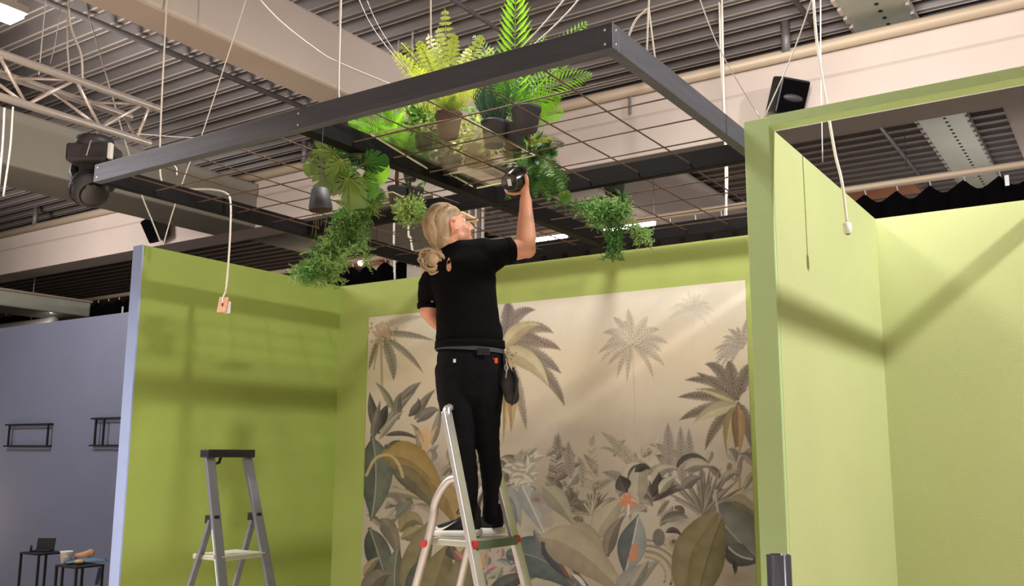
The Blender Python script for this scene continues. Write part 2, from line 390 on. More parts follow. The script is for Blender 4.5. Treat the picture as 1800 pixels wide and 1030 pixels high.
# curtain rail + curtains
RY = 9.5
tag(MB().tube([(-16, RY, 4.22), (3, RY, 4.22)], .035, 10).build('curtain_rail', M['pipe'], smooth=True), 'long beige rail carrying the black curtains', 'rail')
def curtain(x0, x1, lab, m, zt=4.15):
    mb = MB(); n_ = int((x1 - x0) / .05); top = []
    i0 = 0
    for k in range(n_ + 1):
        x = x0 + (x1 - x0) * k / n_; ph = (x / .3) % 1.0
        zz = zt - .10 * abs(math.sin(math.pi * ph)) - .03 * mnoise.noise(Vector((x * 2, 0, 0)))
        yy = RY + .05 * math.sin(x / .3 * math.pi * 2)
        mb.v += [(x, yy, zz), (x, yy, 0.0)]
        if k: j = 2 * k; mb.f.append((j - 2, j - 1, j + 1, j))
    o = mb.build('curtain', m, smooth=True); tag(o, lab, 'curtain', 'black curtains behind the booth')
    h = MB(); x = math.ceil(x0 / .3) * .3
    while x < x1: h.tube([(x, RY, 4.2), (x + .01, RY, zt - .01)], .007, 5); x += .3
    h.build('hook', M['wire'], o)['kind'] = 'stuff'
    return o
curtain(-23, -8.05, 'black curtain left of the beige column, above the booth corner', M['curtain'])
curtain(-7.6, -2.9, 'dark curtain seen through the back of the hanging frame', M['brownfab'], 4.06)
curtain(-2.75, 2.5, 'black curtain above the right alcove', M['curtain'])
for (x, y, s) in ((1770, 317, .05), (693, 472, .05), (215, 545, .06), (572, 497, .05)):
    p = aty(x, y, RY - .065)
    tag(MB().box((p.x - .018, p.y, p.z - s), (p.x + .018, p.y + .01, p.z + s)).build('paper_tag', M['paper']), {1770: 'white tag on the black curtain above the right alcove', 693: 'white tag on the black curtain beside the column', 215: 'white tag on the curtain beside the pale blue wall end', 572: 'white tag low on the curtain behind the trailing fern'}[x], 'tag', 'white curtain tags')
# tube luminaires behind
for (xa, ya, xb_, yb, lab) in ((930, 433, 995, 423, 'bright tube light behind the curtain, right of the raised arm'), (1064, 409, 1150, 402, 'bright tube light behind the curtain, under the hanging fern')):
    p = aty(xa, ya - 7, 9.95); q = aty(xb_, yb - 7, 9.95); t = thing('tube_light', (p + q) / 2, lab, 'light', 'tube lights behind the curtain')
    p.z -= 0; MB().bar(p, q, .08, .09).build('tube', M['tubelit'], t); MB().bar(p + UP * .07, q + UP * .07, .14, .05).build('housing', M['white'], t)
    for e in (p, q): MB().tube([e + UP * .08, (e.x, e.y, 5.5)], .006, 5).build('hanger', M['wire'], t)
p = aty(634, 462, RY); tag(MB().ell(p, Vector((.04, 0, 0)), Vector((0, .04, 0)), UP * .04).build('spot_bulb', M['lamp'], smooth=True), 'small glaring spot bulb on the curtain rail left of the column', 'light')
p = aty(90, 548, 9.0); tag(MB().ell(p, Vector((.07, 0, 0)), Vector((0, .05, 0)), UP * .03).build('ceiling_spot', M['lamp'], smooth=True), 'small bright spot light above the grey wall', 'light')
p = aty(0, 568, 9.0); p.z = min(p.z, _q.z - .13)
t = thing('air_duct', p, 'round galvanised air duct above the grey wall', 'duct')
MB().tube([(-19, 9.0, p.z), (aty(95, 568, 9.0).x, 9.0, p.z)], .115, 24).build('duct_pipe', mat('duct_silver', rgb(206, 200, 192), .45, .35), t, True)
for x in (-18, -16.2): MB().tube([(x, 9.0, p.z + .1), (x, 9.0, 5.5)], .008, 6).build('strap', M['wire'], t)
l_ = bpy.data.lights.new('ceiling_spot_light', 'POINT'); l_.energy = 14; l_.shadow_soft_size = .05; l_.color = (1, .95, .88)
o = bpy.data.objects.new('ceiling_spot_light', l_); col.objects.link(o); o.location = aty(90, 548, 8.8)
# warm timber planks on the rail
for (x, y, L, lab) in ((1525, 323, .45, 'warm timber plank lying on the rail above the right alcove'), (1000, 398, .45, 'orange-brown plank behind the curtain, right of the elbow'), (620, 452, .3, 'brown plank left of the column')):
    p = aty(x, y, 10.3); t = thing('timber_plank', p, lab, 'plank', 'timber planks near the curtain rail')
    MB().box((p.x - L, p.y, p.z - .05), (p.x + L, p.y + .5, p.z)).build('plank_board', M['orangewood'], t)
    for e in (-1, 1): MB().tube([(p.x + e * L * .8, p.y + .25, p.z), (p.x + e * L * .8, p.y + .25, 5.52)], .004, 5).build('hanger', M['rod'], t)
p = atz(-6, 20, 4.9)
t = thing('high_bay_lamp', p, 'glaring white hall lamp in the top left corner', 'light')
MB().obox(p, Vector((.1, 0, 0)), Vector((0, .16, 0)), UP * .02).build('diffuser', M['lamp'], t)
MB().obox(p + UP * .05, Vector((.12, 0, 0)), Vector((0, .18, 0)), UP * .03).build('housing', M['white'], t)
MB().tube([p + UP * .08, (p.x, p.y, 5.5)], .006, 5).build('hanger', M['wire'], t)

# ------------------------------------------------------------------ mural: flat jungle print painted into a colour attribute
nrs = np.random.RandomState(5)
MX0, MX1, MZ0, MZ1 = -5.305, -2.058, 0.42, 2.705
NX, NZ = 640, 450
gx = np.linspace(MX0, MX1, NX); gz = np.linspace(MZ0, MZ1, NZ)
XX, ZZ = np.meshgrid(gx, gz)
def npproj(X, Z):
    vx, vy, vz = X - CAM.x, BY - .004 - CAM.y, Z - CAM.z
    a = vx * Rv.x + vy * Rv.y + vz * Rv.z; b = vx * Uv.x + vy * Uv.y + vz * Uv.z; c = vx * Fv.x + vy * Fv.y + vz * Fv.z
    return CX + FPX * a / c, CY - FPX * b / c
U_, V_ = npproj(XX, ZZ)
U_ = U_.astype(np.float32); V_ = V_.astype(np.float32)
IMG = np.zeros((NZ, NX, 3), np.float32)
def smooth_noise(sc, seed):
    r = np.random.RandomState(seed); g = r.rand(64, 64).astype(np.float32)
    x = (XX * sc) % 63; y = (ZZ * sc) % 63; xi = x.astype(int); yi = y.astype(int); fx = x - xi; fy = y - yi
    fx = fx * fx * (3 - 2 * fx); fy = fy * fy * (3 - 2 * fy)
    return (g[yi, xi] * (1 - fx) * (1 - fy) + g[yi, xi + 1] * fx * (1 - fy) + g[yi + 1, xi] * (1 - fx) * fy + g[yi + 1, xi + 1] * fx * fy)
FN = smooth_noise(22, 1) * .5 + smooth_noise(9, 2) * .5; CN = smooth_noise(2.2, 3); HF = nrs.rand(NZ, NX).astype(np.float32)
def c3(*c): return np.array(c, np.float32)
t_ = np.clip((V_ - 500) / 330, 0, 1)[..., None]
IMG[:] = c3(226, 212, 182) * (1 - t_) + c3(214, 190, 158) * t_
IMG += ((CN - .5) * 16)[..., None] + ((FN - .5) * 6)[..., None]
gap = np.exp(-((V_ - 640 + (U_ - 900) * .05) / 50) ** 2)[..., None]; IMG[:] += gap * c3(4, -4, -14)
k_ = np.clip((V_ - 730) / 120, 0, 1)[..., None] * .75
IMG[:] = IMG * (1 - k_) + (c3(168, 154, 134) + ((CN - .5) * 40)[..., None]) * k_
def bbox(x0, y0, x1, y1):
    m = (U_ > x0) & (U_ < x1) & (V_ > y0) & (V_ < y1); r = np.where(m.any(1))[0]; c = np.where(m.any(0))[0]
    if len(r) == 0 or len(c) == 0: return None
    return slice(r[0], r[-1] + 1), slice(c[0], c[-1] + 1)
def cl(pts, n=26):
    P = [np.array(p, float) for p in pts]
    if len(P) == 3:
        t = np.linspace(0, 1, n)[:, None]; return (1 - t) ** 2 * P[0] + 2 * t * (1 - t) * P[1] + t * t * P[2]
    if len(P) == 2:
        t = np.linspace(0, 1, n)[:, None]; return P[0] * (1 - t) + P[1] * t
    v = curve3([(p[0], p[1], 0) for p in P], 9); return np.array([(q.x, q.y) for q in v])
def local(pts, w):
    C = cl(pts); b = bbox(C[:, 0].min() - w, C[:, 1].min() - w, C[:, 0].max() + w, C[:, 1].max() + w)
    if b is None: return None
    u = U_[b]; v = V_[b]; best = np.full(u.shape, 1e9, np.float32); tt = np.zeros(u.shape, np.float32); sd = np.zeros(u.shape, np.float32)
    n = len(C)
    for k in range(n - 1):
        a = C[k]; d = C[k + 1] - a; L2 = d @ d + 1e-6
        s = np.clip(((u - a[0]) * d[0] + (v - a[1]) * d[1]) / L2, 0, 1)
        ex = u - a[0] - s * d[0]; ey = v - a[1] - s * d[1]; D = ex * ex + ey * ey
        m = D < best; best = np.where(m, D, best); tt = np.where(m, (k + s) / (n - 1), tt)
        sd = np.where(m, np.sign(d[0] * ey - d[1] * ex), sd)
    L = np.sum(np.hypot(*np.diff(C, axis=0).T))
    return b, np.sqrt(best), tt, sd, L
def put(b, al, colr): IMG[b] = IMG[b] * (1 - al[..., None]) + colr * al[..., None]
def leaf(pts, w, c1, c2=None, rib=None, alpha=1, stripe=.055, pw=.6, shade=.25):
    r = local(pts, w + 3)
    if r is None: return
    b, d, t, s, L = r; c1 = c3(*c1); c2 = c3(*(c2 or tuple(c1 * .72)))
    wt = w * np.sin(np.pi * np.clip(t, .02, .985) ** pw) * (1 + .06 * (FN[b] - .5)) + .3
    al = np.clip(wt - d + .5, 0, 1) * alpha
    f = ((s + 1) / 2)[..., None]; cc = c1 * (1 - f) + c2 * f
    st = np.sin((t * L - d * .9) * 1.1) * stripe * 60
    cc = cc + st[..., None] - (np.clip(d / (wt + .1), 0, 1) ** 3 * shade * 70)[..., None] + ((FN[b] - .5) * 26)[..., None]
    if rib is not None:
        rr = np.clip(1.5 - d, 0, 1)[..., None] * (t < .96)[..., None]; cc = cc * (1 - rr) + c3(*rib) * rr
    put(b, al, cc)
def pfrond(pts, w, c, alpha=1, side=0, tooth=1.0, dark=.35):
    r = local(pts, w * 1.3 + 3)
    if r is None: return
    b, d, t, s, L = r; c = c3(*c)
    ph = t * L * .55 - d * .55
    jag = .82 + .18 * np.sin(ph * 1.9 * tooth) * (.5 + .5 * np.sin(ph * .61 + 2)); wt = w * np.sin(np.pi * np.clip(t, .03, .98) ** .75) ** .7 * jag
    if side: wt = np.where(s * side > 0, wt, wt * .25)
    al = np.clip((wt - d) / 2 + .3, 0, 1) * alpha * np.clip(1.15 - .5 * d / w, 0, 1)
    cc = c + (np.sin(ph * 1.9) * 18)[..., None] + ((HF[b] - .5) * 18)[..., None] - (np.exp(-d * .8) * dark * 60)[..., None]
    put(b, al, cc)
def stroke(pts, w, c, alpha=1):
    r = local(pts, w + 2)
    if r is None: return
    b, d, t, s, L = r; put(b, np.clip(w / 2 - d + .5, 0, 1) * alpha, c3(*c) + ((FN[b] - .5) * 20)[..., None])
def blob(x, y, rx, ry, c, alpha=1, hard=0):
    b = bbox(x - rx * 1.6, y - ry * 1.6, x + rx * 1.6, y + ry * 1.6)
    if b is None: return
    q = ((U_[b] - x) / rx) ** 2 + ((V_[b] - y) / ry) ** 2
    al = (np.clip((1.05 - q) * 6, 0, 1) if hard else np.exp(-q * 1.6)) * alpha * (.75 + .5 * FN[b]); put(b, np.clip(al, 0, 1), c3(*c) + ((FN[b] - .5) * 24)[..., None])
def palm(x, y, R, n, c, alpha=1, w=.13, a0=-200, a1=20, droop=.5, seed=0):
    r = np.random.RandomState(seed)
    for k in range(n):
        a = math.radians(a0 + (a1 - a0) * (k + .5) / n + r.uniform(-8, 8)); L = R * r.uniform(.8, 1.1)
        ex, ey = x + L * math.cos(a), y + L * math.sin(a); mx, my = x + .55 * L * math.cos(a), y + .55 * L * math.sin(a) - .16 * R
        ey += droop * R * abs(math.cos(a)) * .6
        pfrond([(x, y), (mx, my), (ex, ey)], R * w, tuple(np.array(c) + r.uniform(-12, 12)), alpha)
def tuft(x, y, R, n, c, a0=-175, a1=-5, alpha=1, w=2.2, seed=0):
    r = np.random.RandomState(seed)
    for k in range(n):
        a = math.radians(r.uniform(a0, a1)); L = R * r.uniform(.6, 1.1); g = r.uniform(-30, 30)
        leaf([(x, y), (x + L * .6 * math.cos(a), y + L * .6 * math.sin(a) - 2), (x + L * math.cos(a), y + L * math.sin(a) + R * .06)], w, tuple(np.array(c) + g), None, None, alpha, 0)
# distant palms and haze
palm(1215, 545, 40, 11, (204, 192, 164), .5, .17, -200, 40, seed=3); stroke([(1217, 545), (1219, 660)], 1.5, (206, 192, 164), .4)
palm(1112, 606, 60, 13, (182, 166, 136), .85, .17, -210, 30, .45, 4); palm(1112, 606, 50, 7, (188, 172, 140), .8, .16, -150, -30, .2, 14)
for a in ((1085, 665), (1102, 672), (1148, 664), (1070, 640), (1160, 636)): pfrond([(1112, 606), ((1112 + a[0]) / 2 + (a[0] - 1112) * .2, 622), a], 8, (180, 162, 130), .85)
stroke([(1112, 610), (1116, 700), (1117, 790)], 2.2, (196, 176, 146), .9)
palm(1305, 612, 50, 12, (168, 154, 132), .85, .12, -200, -60, .5, 5); palm(1300, 612, 45, 6, (170, 156, 134), .8, .12, 110, 190, .5, 6)
for k in range(26):
    x = nrs.uniform(900, 1330); y = nrs.uniform(745, 800); blob(x, y, nrs.uniform(25, 55), nrs.uniform(14, 30), (184, 164, 144), .45)
# left palm (665,600)
for q in ([(672, 585), (715, 578), (762, 598)], [(672, 590), (720, 610), (744, 655)]): pfrond(q, 12, (136, 124, 98), 1, 1)
pfrond([(676, 600), (692, 630), (692, 668)], 12, (130, 120, 96)); pfrond([(664, 596), (655, 625), (648, 650)], 6, (140, 126, 100)); pfrond([(672, 572), (710, 560), (745, 556)], 9, (190, 176, 140), .8)
stroke([(670, 595), (671, 670), (672, 690)], 4, (176, 150, 112)); stroke([(667, 595), (660, 630), (657, 650)], 2.5, (168, 140, 104))
for k in range(60): blob(nrs.normal(672, 12), nrs.normal(583, 9), 3, 3, (196 + nrs.randint(-20, 20), 152, 112), .9, 1)
# centre palm (890,600)
for q, w_, c_ in (([(880, 600), (905, 540), (940, 545)], 14, (128, 108, 94)), ([(880, 600), (935, 560), (972, 585)], 15, (142, 120, 98)), ([(884, 600), (900, 545), (890, 530)], 16, (120, 102, 92)),
                  ([(884, 610), (950, 590), (985, 615)], 14, (134, 112, 92)), ([(884, 612), (945, 615), (985, 655)], 17, (132, 114, 96)), ([(884, 615), (965, 640), (992, 712)], 16, (128, 112, 92)),
                  ([(890, 620), (915, 690), (925, 755)], 12, (150, 134, 108)), ([(884, 600), (915, 570), (965, 610)], 12, (128, 106, 90))): pfrond(q, w_, c_)
leaf([(886, 610), (915, 565), (950, 572)], 13, (200, 178, 118), (176, 152, 102)); leaf([(886, 618), (940, 625), (965, 680)], 17, (204, 184, 128), (178, 156, 108)); leaf([(888, 628), (905, 690), (898, 760)], 12, (196, 158, 96), (170, 128, 72)); leaf([(885, 640), (893, 700), (884, 780)], 6, (206, 160, 92))
for k in range(14): blob(nrs.normal(897, 5), nrs.normal(622, 6), 1.6, 1.6, (96, 80, 60), .9, 1)
# right palm (1295,700)
for q, w_ in (([(1290, 700), (1265, 660), (1205, 668)], 13), ([(1290, 705), (1240, 690), (1192, 698)], 12), ([(1290, 700), (1270, 640), (1240, 640)], 14), ([(1292, 700), (1285, 645), (1280, 635)], 15), ([(1290, 712), (1235, 715), (1195, 738)], 13),
              ([(1292, 715), (1255, 740), (1240, 790)], 12), ([(1296, 700), (1310, 650), (1322, 640)], 16), ([(1298, 710), (1315, 740), (1322, 790)], 14), ([(1292, 700), (1255, 670), (1225, 655)], 10)):
    pfrond(q, w_, (112, 96, 76))
leaf([(1290, 705), (1255, 685), (1222, 684)], 7, (190, 172, 118)); leaf([(1290, 712), (1245, 718), (1218, 745)], 12, (196, 180, 130), (170, 152, 110)); leaf([(1295, 716), (1275, 745), (1278, 800)], 11, (196, 168, 104)); leaf([(1297, 716), (1300, 755), (1296, 812)], 12, (170, 124, 70))
stroke([(1296, 790), (1297, 875)], 9, (190, 166, 122)); stroke([(1300, 790), (1301, 875)], 3, (150, 126, 92))
# mid-ground filler foliage
for k in range(130):
    x = nrs.uniform(645, 1335); y = nrs.uniform(800, 930); L = nrs.uniform(22, 60); a = nrs.uniform(-2.8, -.3); g = nrs.uniform(-26, 34) - (y - 800) * .16
    ex, ey = x + L * math.cos(a), y + L * math.sin(a)
    (pfrond if k % 3 == 0 else leaf)([(x, y), ((x + ex) / 2 + nrs.uniform(-8, 8), (y + ey) / 2 - 6), (ex, ey + nrs.uniform(0, 16))], nrs.uniform(5, 11), (160 + g, 147 + g, 126 + g))
# upright feathers
for x, y, h, w_ in ((1003, 838, 62, 13), (985, 800, 40, 8), (1178, 835, 90, 16), (1200, 850, 100, 14), (1215, 840, 86, 12)): pfrond([(x, y), (x - 3, y - h / 2), (x - 4, y - h)], w_, (142, 128, 112), .95)
pfrond([(1130, 840), (1100, 790), (1058, 760)], 15, (160, 146, 120), .9); pfrond([(1120, 860), (1090, 835), (1060, 830)], 14, (132, 118, 104), .9)
for x, y, h, c_ in ((978, 860, 90, (112, 100, 88)), (1041, 880, 110, (168, 150, 120))):
    for k in range(70): yy = y - h * nrs.rand(); s = nrs.choice((-1, 1)); l = 18 * (1 - (y - yy) / h * .85); stroke([(x, yy), (x + s * l, yy - 6)], 1.4, tuple(np.array(c_) + nrs.uniform(-40, 25)), .9)
for k in range(40): blob(nrs.normal(1140, 10), nrs.normal(790, 9), 2, 2, (186, 158, 124), .8, 1)
# grey-white rosette (925,815)
for k in range(26):
    a = nrs.uniform(-3.1, 0); x, y = nrs.normal(925, 14), nrs.normal(838, 22); L = nrs.uniform(16, 32)
    leaf([(x, y), (x + L * .5 * math.cos(a), y + L * .5 * math.sin(a) - 5), (x + L * math.cos(a), y + L * math.sin(a) + 3)], 6, (206, 196, 170), (158, 150, 134))
tuft(1040, 905, 48, 46, (118, 104, 86), w=2.0, seed=2); tuft(1040, 905, 44, 26, (190, 174, 142), w=1.6, seed=8); tuft(1000, 890, 34, 26, (120, 108, 92), w=2, seed=9)
tuft(1235, 905, 90, 30, (150, 136, 120), -150, -30, w=3.2, seed=12); tuft(1150, 880, 60, 26, (92, 80, 68), -160, -20, w=3, seed=13)
# left bromeliads
for q, w_, c_ in (([(690, 720), (680, 690), (660, 672)], 6, (150, 138, 110)), ([(700, 710), (725, 680), (740, 672)], 8, (126, 116, 100)), ([(672, 755), (700, 712), (730, 690)], 7, (150, 140, 120)), ([(665, 760), (652, 715), (650, 690)], 9, (88, 82, 76)),
                  ([(668, 752), (675, 720), (682, 712)], 8, (70, 64, 60)), ([(730, 735), (745, 700), (765, 685)], 7, (130, 118, 100)), ([(735, 740), (760, 715), (772, 722)], 9, (118, 108, 96)), ([(680, 765), (712, 755), (740, 775)], 4, (80, 72, 62)),
                  ([(685, 780), (710, 775), (722, 795)], 5, (84, 78, 66)), ([(700, 735), (695, 705), (705, 690)], 8, (126, 116, 102)), ([(735, 800), (745, 760), (722, 745)], 7, (150, 134, 112)), ([(668, 770), (690, 735), (710, 722)], 6, (170, 158, 130)),
                  ([(655, 770), (662, 735), (668, 705)], 7, (122, 112, 98)), ([(760, 780), (770, 740), (775, 715)], 7, (148, 132, 110)), ([(720, 730), (740, 712), (735, 700)], 7, (96, 88, 80))): leaf(q, w_, c_, tuple(np.array(c_) * .78))
for k in range(30): stroke([(748 + nrs.normal(0, 3), 790), (748 + nrs.normal(0, 9), 752 + nrs.uniform(-6, 8))], 1.6, (222, 168, 108), .9)
blob(765, 820, 25, 22, (150, 128, 118), .6)
# shell-like leaves, left bottom
leaf([(650, 870), (700, 855), (760, 885)], 9, (172, 152, 120)); leaf([(700, 905), (712, 895), (722, 880)], 16, (112, 112, 100), (90, 92, 84)); blob(730, 905, 18, 22, (176, 146, 126), .9)
leaf([(705, 930), (725, 900), (745, 925)], 17, (140, 122, 74), (100, 88, 56)); leaf([(708, 945), (730, 935), (745, 925)], 12, (150, 130, 82), (110, 96, 60)); blob(770, 900, 22, 30, (170, 138, 96), .8)
# big banana leaves
leaf([(655, 770), (668, 840), (652, 915)], 29, (92, 98, 82), (72, 78, 68), (150, 150, 126), pw=.8); leaf([(680, 785), (700, 800), (720, 850)], 14, (88, 88, 66), (70, 72, 58))
leaf([(682, 800), (740, 800), (782, 880)], 30, (164, 128, 58), (134, 104, 50), None, pw=.55); leaf([(690, 822), (745, 850), (770, 905)], 17, (116, 98, 56), (90, 82, 60)); leaf([(760, 850), (800, 880), (800, 930)], 22, (168, 130, 66), (140, 108, 56))
stroke([(644, 835), (660, 806), (684, 800), (700, 815), (708, 838)], 5, (188, 160, 96)); stroke([(770, 860), (782, 838), (790, 830)], 3, (170, 156, 120))
leaf([(672, 915), (690, 930), (705, 990)], 14, (122, 104, 82), (98, 90, 74)); leaf([(650, 930), (665, 970), (690, 1060)], 22, (78, 84, 76), (58, 64, 58), (150, 140, 114), pw=.8); leaf([(695, 1060), (690, 1000), (700, 960)], 22, (96, 100, 80), (84, 86, 66), (152, 142, 108))
leaf([(715, 1040), (735, 960), (770, 900)], 24, (128, 114, 74), (106, 96, 62)); leaf([(720, 1060), (735, 990), (750, 985)], 16, (74, 80, 72)); leaf([(640, 1010), (655, 985), (668, 980)], 8, (160, 140, 96)); leaf([(645, 1050), (660, 1005), (690, 1010)], 20, (120, 106, 84))
leaf([(755, 1080), (768, 1000), (790, 955)], 34, (126, 110, 66), (104, 92, 54)); leaf([(800, 1080), (812, 1010), (818, 960)], 28, (120, 108, 72), (108, 98, 66))
leaf([(790, 960), (795, 975), (800, 985)], 10, (88, 84, 68)); 
for k in range(9): leaf([(838, 1005), (846, 990), (856 + k * 1.2, 968 + k * 5)], 4, (224, 142, 84)); 
leaf([(800, 970), (812, 985), (820, 990)], 8, (196, 110, 96))
for k in range(34):
    x, y = nrs.uniform(845, 925), nrs.uniform(955, 1030); a = nrs.uniform(-3, 0); L = nrs.uniform(14, 34)
    leaf([(x, y), (x + L * .5 * math.cos(a), y + L * .5 * math.sin(a) - 4), (x + L * math.cos(a), y + L * math.sin(a) + 4)], 5.5, (168 + nrs.randint(-50, 26),) * 1 + (160 + nrs.randint(-40, 10), 136), None)
# bluish centre leaves
leaf([(882, 860), (905, 880), (915, 925)], 17, (142, 144, 140), (120, 122, 120)); leaf([(918, 855), (935, 890), (958, 940)], 17, (162, 164, 162), (140, 142, 142), (214, 208, 190)); leaf([(885, 870), (900, 910), (902, 960)], 14, (112, 114, 120), (90, 92, 100))
blob(945, 872, 14, 12, (150, 136, 124), .9, 1); blob(960, 890, 16, 13, (152, 138, 130), .9, 1); blob(962, 915, 12, 13, (160, 148, 132), .9, 1); blob(935, 930, 14, 10, (150, 156, 146), .8)
for k in range(14): stroke([(945, 878), (945 + 12 * math.cos(k * .5 - 3.4), 878 + 12 * math.sin(k * .5 - 3.4))], 1.3, (110, 96, 88), .8)
leaf([(958, 858), (985, 880), (1010, 925)], 18, (164, 156, 124), (140, 132, 106)); leaf([(1045, 945), (1068, 900), (1100, 872)], 21, (186, 172, 138), (164, 150, 120))
leaf([(992, 928), (1010, 940), (1030, 960)], 9, (66, 68, 80), (52, 54, 66)); leaf([(1000, 930), (1040, 935), (1066, 978)], 18, (160, 148, 118), (142, 130, 104))
leaf([(900, 975), (960, 965), (1025, 1050)], 36, (84, 98, 96), (68, 82, 82), (120, 130, 122)); leaf([(860, 1050), (900, 1015), (930, 1010)], 16, (74, 78, 74)); leaf([(940, 935), (955, 970), (985, 1000)], 9, (132, 130, 130), (100, 100, 104))
leaf([(955, 955), (980, 990), (1060, 1060)], 15, (66, 66, 74), (56, 58, 66)); leaf([(960, 960), (985, 985), (1010, 1010)], 7, (204, 190, 162)); leaf([(985, 985), (1000, 1010), (1015, 1035)], 7, (190, 148, 118), (104, 70, 56)); leaf([(1005, 1010), (1022, 1025), (1040, 1050)], 7, (214, 206, 190), (90, 92, 100))
leaf([(955, 945), (1020, 950), (1110, 1060)], 34, (174, 158, 122), (152, 136, 104), None, pw=.7)
# blue-grey upright leaf and bowl
for r_, w_ in ((38, 3.0), (50, 5.0), (62, 4.0), (73, 3.2)):
    stroke([(1132 + r_ * math.cos(a), 1012 + r_ * .86 * math.sin(a)) for a in np.linspace(-1.5, .35, 9)], w_, (84, 72, 56), .95)
for k in range(34):
    a = -1.5 + 1.8 * k / 34; stroke([(1132 + 36 * math.cos(a), 1012 + 31 * math.sin(a)), (1132 + 76 * math.cos(a), 1012 + 65 * math.sin(a))], 1.6, (188, 168, 132), .8)
leaf([(1068, 975), (1070, 930), (1100, 905)], 12, (128, 118, 98), (96, 86, 70)); leaf([(1098, 1010), (1112, 960), (1122, 905)], 25, (76, 86, 86), (140, 148, 146), (206, 206, 190), pw=1.0)
leaf([(1085, 1040), (1120, 1010), (1160, 985)], 20, (152, 146, 132), (136, 128, 112)); leaf([(1110, 1035), (1130, 1000), (1140, 985)], 10, (162, 156, 138))
for k in range(16): stroke([(1106 + nrs.uniform(-4, 16), 985), (1112 + nrs.uniform(-2, 10), 958)], 2, (222, 122, 70), .9)
for k in range(40): a = nrs.uniform(0, 6.3); stroke([(1108, 880), (1108 + 17 * math.cos(a), 880 + 13 * math.sin(a))], 3, (228, 104 + nrs.randint(-10, 30), 62), .9)
stroke([(1104, 905), (1105, 888)], 3, (226, 220, 206)); stroke([(1110, 878), (1122, 884)], 2, (230, 214, 196))
# striped arching leaves around (1130,840)
leaf([(1105, 860), (1095, 815), (1130, 815)], 12, (196, 182, 150), (64, 56, 50)); leaf([(1122, 880), (1118, 830), (1130, 812)], 18, (178, 168, 142), (150, 140, 118)); leaf([(1100, 862), (1092, 845), (1090, 835)], 14, (74, 66, 60))
leaf([(1118, 828), (1130, 815), (1145, 825)], 7, (60, 52, 48)); leaf([(1190, 825), (1215, 790), (1248, 815)], 9, (62, 54, 50), (150, 140, 124)); leaf([(1205, 825), (1228, 812), (1250, 820)], 11, (176, 164, 140), (120, 108, 98)); leaf([(1150, 845), (1160, 815), (1195, 825)], 10, (182, 168, 140)); leaf([(1148, 870), (1160, 845), (1158, 830)], 9, (60, 52, 48)); leaf([(1160, 865), (1172, 842), (1190, 838)], 9, (192, 182, 150))
leaf([(1200, 858), (1215, 840), (1235, 838)], 10, (128, 118, 108)); leaf([(1165, 915), (1195, 900), (1210, 912)], 9, (84, 76, 70), (124, 116, 108)); blob(1195, 915, 20, 12, (140, 126, 122), .8)
blob(1184, 955, 16, 15, (176, 160, 128), .95, 1); blob(1185, 955, 9, 8, (150, 130, 100), 1, 1); blob(1184, 952, 4, 4, (90, 74, 60), 1, 1); leaf([(1172, 935), (1188, 925), (1200, 945)], 5, (74, 66, 58)); blob(1158, 945, 11, 16, (96, 90, 88), .95, 1)
# big olive leaf right, dark teal leaves
leaf([(1255, 905), (1310, 900), (1345, 960)], 26, (92, 94, 88), (78, 80, 76)); leaf([(1260, 905), (1300, 960), (1345, 990)], 34, (110, 112, 106), (84, 86, 84), (170, 164, 146)); leaf([(1285, 880), (1310, 880), (1340, 915)], 14, (150, 138, 104)); leaf([(1280, 960), (1300, 985), (1340, 985)], 20, (84, 82, 80)); stroke([(1281, 962), (1296, 980), (1322, 983)], 3, (190, 182, 164))
leaf([(1195, 1060), (1215, 960), (1262, 895)], 37, (132, 116, 72), (120, 104, 60), None, pw=1.0); leaf([(1222, 1070), (1240, 980), (1272, 905)], 30, (128, 114, 66), (110, 98, 54), (84, 74, 46), pw=.95)
leaf([(1290, 985), (1294, 1000), (1292, 1012)], 4, (44, 38, 34)); blob(1295, 1020, 26, 14, (124, 108, 92), .9)
for k in range(30): a = -3.1 + 3.0 * k / 30; stroke([(1300, 1032), (1300 + 32 * math.cos(a), 1032 + 26 * math.sin(a))], 1.6, (158, 140, 116), .7)
leaf([(1255, 880), (1258, 865), (1262, 860)], 4, (190, 180, 156)); stroke([(1256, 862), (1262, 900)], 3, (186, 176, 152))
IMG += ((HF - .5) * 5)[..., None]
gry = IMG.mean(-1, keepdims=True); IMG = gry + (IMG - gry) * .78
IMG = 255 * (np.clip(IMG, 0, 255) / 255) ** .80
IMG = np.clip(IMG * np.array([.94, .945, .955], np.float32), 0, 255) / 255.0
LIN = np.where(IMG <= .04045, IMG / 12.92, ((IMG + .055) / 1.055) ** 2.4)
vv = np.zeros((NZ * NX, 3), np.float32); vv[:, 0] = XX.ravel(); vv[:, 1] = BY - .004; vv[:, 2] = ZZ.ravel()
ii = np.arange(NZ * NX).reshape(NZ, NX)
qq = np.stack([ii[:-1, :-1], ii[:-1, 1:], ii[1:, 1:], ii[1:, :-1]], -1).reshape(-1, 4)
me = bpy.data.meshes.new('printed_mural'); me.vertices.add(len(vv)); me.vertices.foreach_set('co', vv.ravel())
me.loops.add(qq.size); me.loops.foreach_set('vertex_index', qq.ravel().astype(np.int32))
me.polygons.add(len(qq)); me.polygons.foreach_set('loop_start', np.arange(0, qq.size, 4, dtype=np.int32))
me.update(calc_edges=True)
ca = me.color_attributes.new('print', 'FLOAT_COLOR', 'POINT')
cc4 = np.ones((NZ * NX, 4), np.float32); cc4[:, :3] = LIN.reshape(-1, 3); ca.data.foreach_set('color', cc4.ravel())
mm = mat('mural_print', (1, 1, 1, 1), .62); nt_ = mm.node_tree; at_ = nt_.nodes.new('ShaderNodeAttribute'); at_.attribute_name = 'print'
